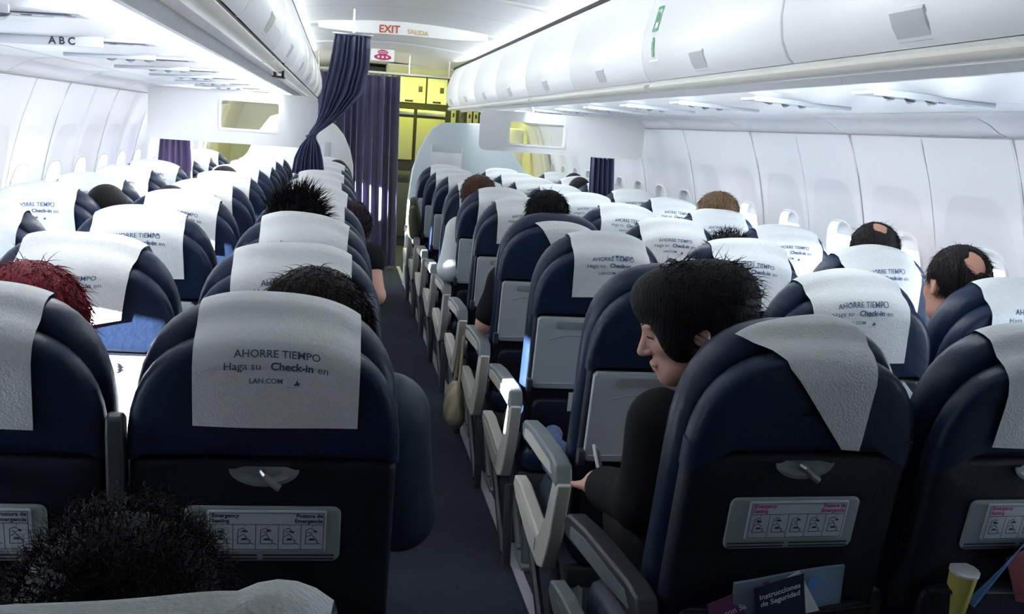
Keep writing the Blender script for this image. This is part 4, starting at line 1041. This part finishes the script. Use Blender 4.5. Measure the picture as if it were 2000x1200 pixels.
sitter('man in black T-shirt with black hair and elbow out, fourth aisle seat right', hips('D', 4, -.01), (.455, 4.35, 1.258), HAIRBLACK, SKIN_L, CLOTHBLACK, 'short', res=.012, sleeve=.75, seed=20, yaw=10, pitch=-10,
       arm=[(-1, (.225, 4.36, .69), (.33, 4.62, .66))], strand=dict(SHORT, n=2000, r=.0016, L=.035))
sitter('person with brown hair and a white sleeve, sixth aisle seat right', hips('D', 6), (.37, 5.93, 1.238), HAIRBROWN, SKIN, CLOTHWHITE, 'bulk', res=.014, seed=21, sleeve=2, bulk=.02, shov={-1: (.275, 5.92, .93)}, arm=[(-1, (.225, 5.86, .72), (.34, 6.12, .66))], strand=dict(SHORT, n=1200, r=.002))
sitter('person with ruffled black hair in the third middle seat right', hips('E', 3), (.985, 3.585, 1.185), HAIRBLACK, SKIN, CLOTHNAVY, 'short', res=.013, seed=23, strand=dict(n=700, L=.035, r=.0018, out=.5, comb=(0, -.2, .1), grav=.4, keep=lambda q: q[:, 2] > 0))
BSTR = dict(n=3200, L=.024, r=.0010, out=.25, comb=(.2, -.1, -.6), grav=.6, keep=lambda q: (q[:, 2] > -.06) & ((q[:, 0]**2+(q[:, 1]+.10)**2*0+(q[:, 2]-.075)**2) > .036**2))
sitter('man with a bald spot in dark hair, second window seat right', hips('F', 2), (1.40, 2.80, 1.258), HAIRDARK, SKIN, CLOTHNAVY, 'bald', res=.012, seed=24, detail=.006, strand=BSTR)
sitter('man with thinning dark hair, third window seat right', hips('F', 3, .02), (1.545, 3.585, 1.262), HAIRDARK, SKIN, CLOTHGREY, 'thin', res=.012, pitch=2, seed=25, detail=.006, strand=BSTR)
sitter('man with ginger-grey hair turned aside, fifth window seat right', hips('F', 5), (1.50, 5.15, 1.262), HAIRGINGER, SKIN_L, CLOTHGREY, 'short', res=.013, yaw=60, seed=26, strand=dict(SHORT, n=2200, r=.0017, out=.4))
sitter('person with dark hair beside the right window curtain, eighth window seat', hips('F', 8, -.06), (1.33, 7.55, 1.20), HAIRDARK, SKIN, CLOTHGREY, 'short', res=.016, seed=27)
sitter('person with plum-black hair farthest ahead on the right, ninth window seat', hips('F', 9), (1.46, 8.33, 1.20), HAIRPLUM, SKIN, CLOTHGREY, 'short', res=.016, seed=28)

# ------------------------------------------------------------------ things in the seat pockets and by the aisle
def at_seat(c, r): return SEAT[c, r]
def card(name, label, cat, c, r, cx, cu, w_, h_, rot, t, m, lean=.0, group=None, thick=.0016, curl=.004):
    """a sheet standing in the pocket of seat (c, r): centre (cx, cu) in the back plane, t aft of it"""
    o = empty('tmp'); bpy.data.objects.remove(o)
    a = radians(rot); N = 8; v = []
    for side_ in (0, 1):
        for j in range(N+1):
            for i in range(N+1):
                x = (i/N-.5)*w_; u = (j/N-.5)*h_; X = cx+x*cos(a)-u*sin(a); U = cu+x*sin(a)+u*cos(a)
                v.append(seatT(X, t+lean*(U-cu)+curl*sin(3*i/N+2*j/N)+side_*thick, U))
    W = N+1; M_ = W*W; f = []
    for j in range(N):
        for i in range(N): f += [(j*W+i, j*W+i+1, (j+1)*W+i+1, (j+1)*W+i), (M_+j*W+i, M_+(j+1)*W+i, M_+(j+1)*W+i+1, M_+j*W+i+1)]
    for i in range(N):
        for p, q in ((i, i+1), (N*W+i+1, N*W+i)): f.append((p, M_+p, M_+q, q))
        for p, q in (((i+1)*W, i*W), (i*W+N, (i+1)*W+N)): f.append((p, M_+p, M_+q, q))
    o = mesh_obj(name, v, f, m, None, True, 40); o.location = at_seat(c, r); o.rotation_euler.z = ROT.get((c, r), 0)
    if label: tag(o, label, cat, group)
    def on(x, u): X = cx+x*cos(a)-u*sin(a); U = cu+x*sin(a)+u*cos(a); return seatT(X, t+lean*(U-cu)+curl*sin(3*(x/w_+.5)+2*(u/h_+.5))+thick+.0012, U)
    return o, on
sc_, on = card('safety_card', 'dark safety card with white lettering in the near right aisle seat pocket', 'safety card', 'D', 1, -.002, .170, .105, .16, 14, .040, NAVYCARD)
place_text('Instrucciones\nde Seguridad', .0165, lambda a, b: on(a, .052+b), 'card_lettering', WHITEINK, sc_, .0004)
pc_, on = card('leaflet', 'plum leaflet slanting left in the near right aisle seat pocket', 'leaflet', 'D', 1, -.080, .165, .13, .12, 20, .035, PURPLE)
place_text('con Salida', .018, lambda a, b: on(a, .02+b), 'leaflet_lettering', WHITEINK, pc_, .0003)
card('folded_paper', 'white folded paper corner behind the dark safety card, near right aisle seat', 'paper', 'D', 1, .018, .190, .09, .11, 34, .030, PAPER)
def film(label, c, r, cx, cu, w_, h_, rot, t, m):
    o, on_ = card('plastic_bag', label, 'plastic bag', c, r, cx, cu, w_, h_, rot, t, m, curl=.010, thick=.006); return o
film('clear bluish plastic bag bulging from the near right aisle seat pocket', 'D', 1, .015, .178, .24, .15, 5, .022, CLEAR)
card('blue_wrapper', 'crumpled blue wrapper inside the plastic bag, near right aisle seat pocket', 'wrapper', 'D', 1, .082, .182, .08, .11, -12, .016, BLUEPL, curl=.008)
card('red_booklet', 'dark red booklet tilted in the near right middle seat pocket', 'booklet', 'E', 1, .060, .265, .16, .15, 28, .030, REDBK)
card('plastic_wrapper', 'twisted blue plastic wrapper sticking up from the near right middle seat pocket', 'wrapper', 'E', 1, -.055, .265, .026, .17, -32, .036, BLUEPL, curl=.010)
cup = MB().tube([seatT(-.125, .030, .165), seatT(-.125, .030, .262)], [.022, .028], 14)
o = cup.build('paper_cup', YELLOW); o.location = at_seat('E', 1); tag(o, 'yellow paper cup in the near right middle seat pocket', 'cup')
MB().tube([seatT(-.125, .030, .260), seatT(-.125, .030, .265)], .0295, 14).build('cup_rim', PAPER, o)
card('leaflet', 'plum leaflet low in the first left aisle seat pocket', 'leaflet', 'C', 1, .01, .160, .15, .10, 4, .022, PURPLE)
card('sickness_bag', 'blue and white paper bag in the fourth right aisle seat pocket', 'paper bag', 'D', 4, -.005, .165, .085, .10, -4, .020, BLUEPL)
bg, on = card('folded_paper', 'pale printed paper over the blue bag, fourth right aisle seat pocket', 'paper', 'D', 4, .0, .180, .05, .06, 12, .028, PAPER)
for r_, lab in ((3, 'third'), (2, 'second')):
    wc, on = card('menu_card', 'white card with a dark oval lying in the %s right aisle seat pocket' % lab, 'card', 'D', r_, .015, .165, .20, .07, 1, .020, CARD, curl=.001)
    n_ = 20; mesh_obj('dark_oval', [on(.045+.055*cos(2*pi*i/n_), -.006+.022*sin(2*pi*i/n_)) for i in range(n_)], [tuple(range(n_))], NAVYCARD, wc, smooth=False)
# denim shape standing in for the jeans of a passenger in the second right aisle seat
def blob(name, fn, lo, hi, h, m, label, cat):
    v, f = surface_net(fn, lo, hi, h); c = np.array((v[:, 0].mean(), v[:, 1].mean(), v[:, 2].min()))
    me = bpy.data.meshes.new(name); me.from_pydata([tuple(p) for p in v-c], [], [tuple(int(i) for i in q) for q in f]); me.update()
    o = link_mesh(name, me, m, None, True); o.location = c; return tag(o, label, cat)
blob('jeans_standin', lambda p: smin(smin(cone(p, (.30, 3.08, .50), (.52, 3.10, .50), .052, .060), cone(p, (.29, 2.93, .505), (.50, 2.90, .50), .050, .055), .05), cone(p, (.28, 3.02, .48), (.28, 3.14, .565), .030, .035), .03)+.006*np.sin(60*p[:, 1]+30*p[:, 0]), (.18, 2.75, .40), (.65, 3.25, .68), .009, DENIM, 'blue folded garment heaped on the second right aisle seat cushion', 'garment')
hb = blob('handbag', lambda p: smin(ell(p, (.155, 4.72, .245), (.040, .12, .10)), ell(p, (.158, 4.72, .19), (.045, .13, .06)), .03)+.004*np.sin(70*p[:, 1]+40*p[:, 2]), (.05, 4.5, .08), (.25, 4.95, .40), .008, BAGM, 'beige handbag hanging by an aisle armrest, right side, fifth row', 'bag')
MB().tube([(.0, -.09, .16), (.012, -.07, .30), (.025, 0, .43), (.012, .07, .30), (.0, .09, .16)], .007, 6).build('strap', BAGM, hb)
blob('olive_jacket', lambda p: smin(cone(p, (.175, 8.30, .92), (.20, 8.36, .70), .035, .055), cone(p, (.165, 8.22, .86), (.185, 8.28, .66), .028, .045), .03)+.004*np.sin(60*p[:, 1]), (.05, 8.05, .55), (.32, 8.5, 1.02), .010, OLIVE, 'olive jacket draped on the aisle side of a far right seat', 'jacket')
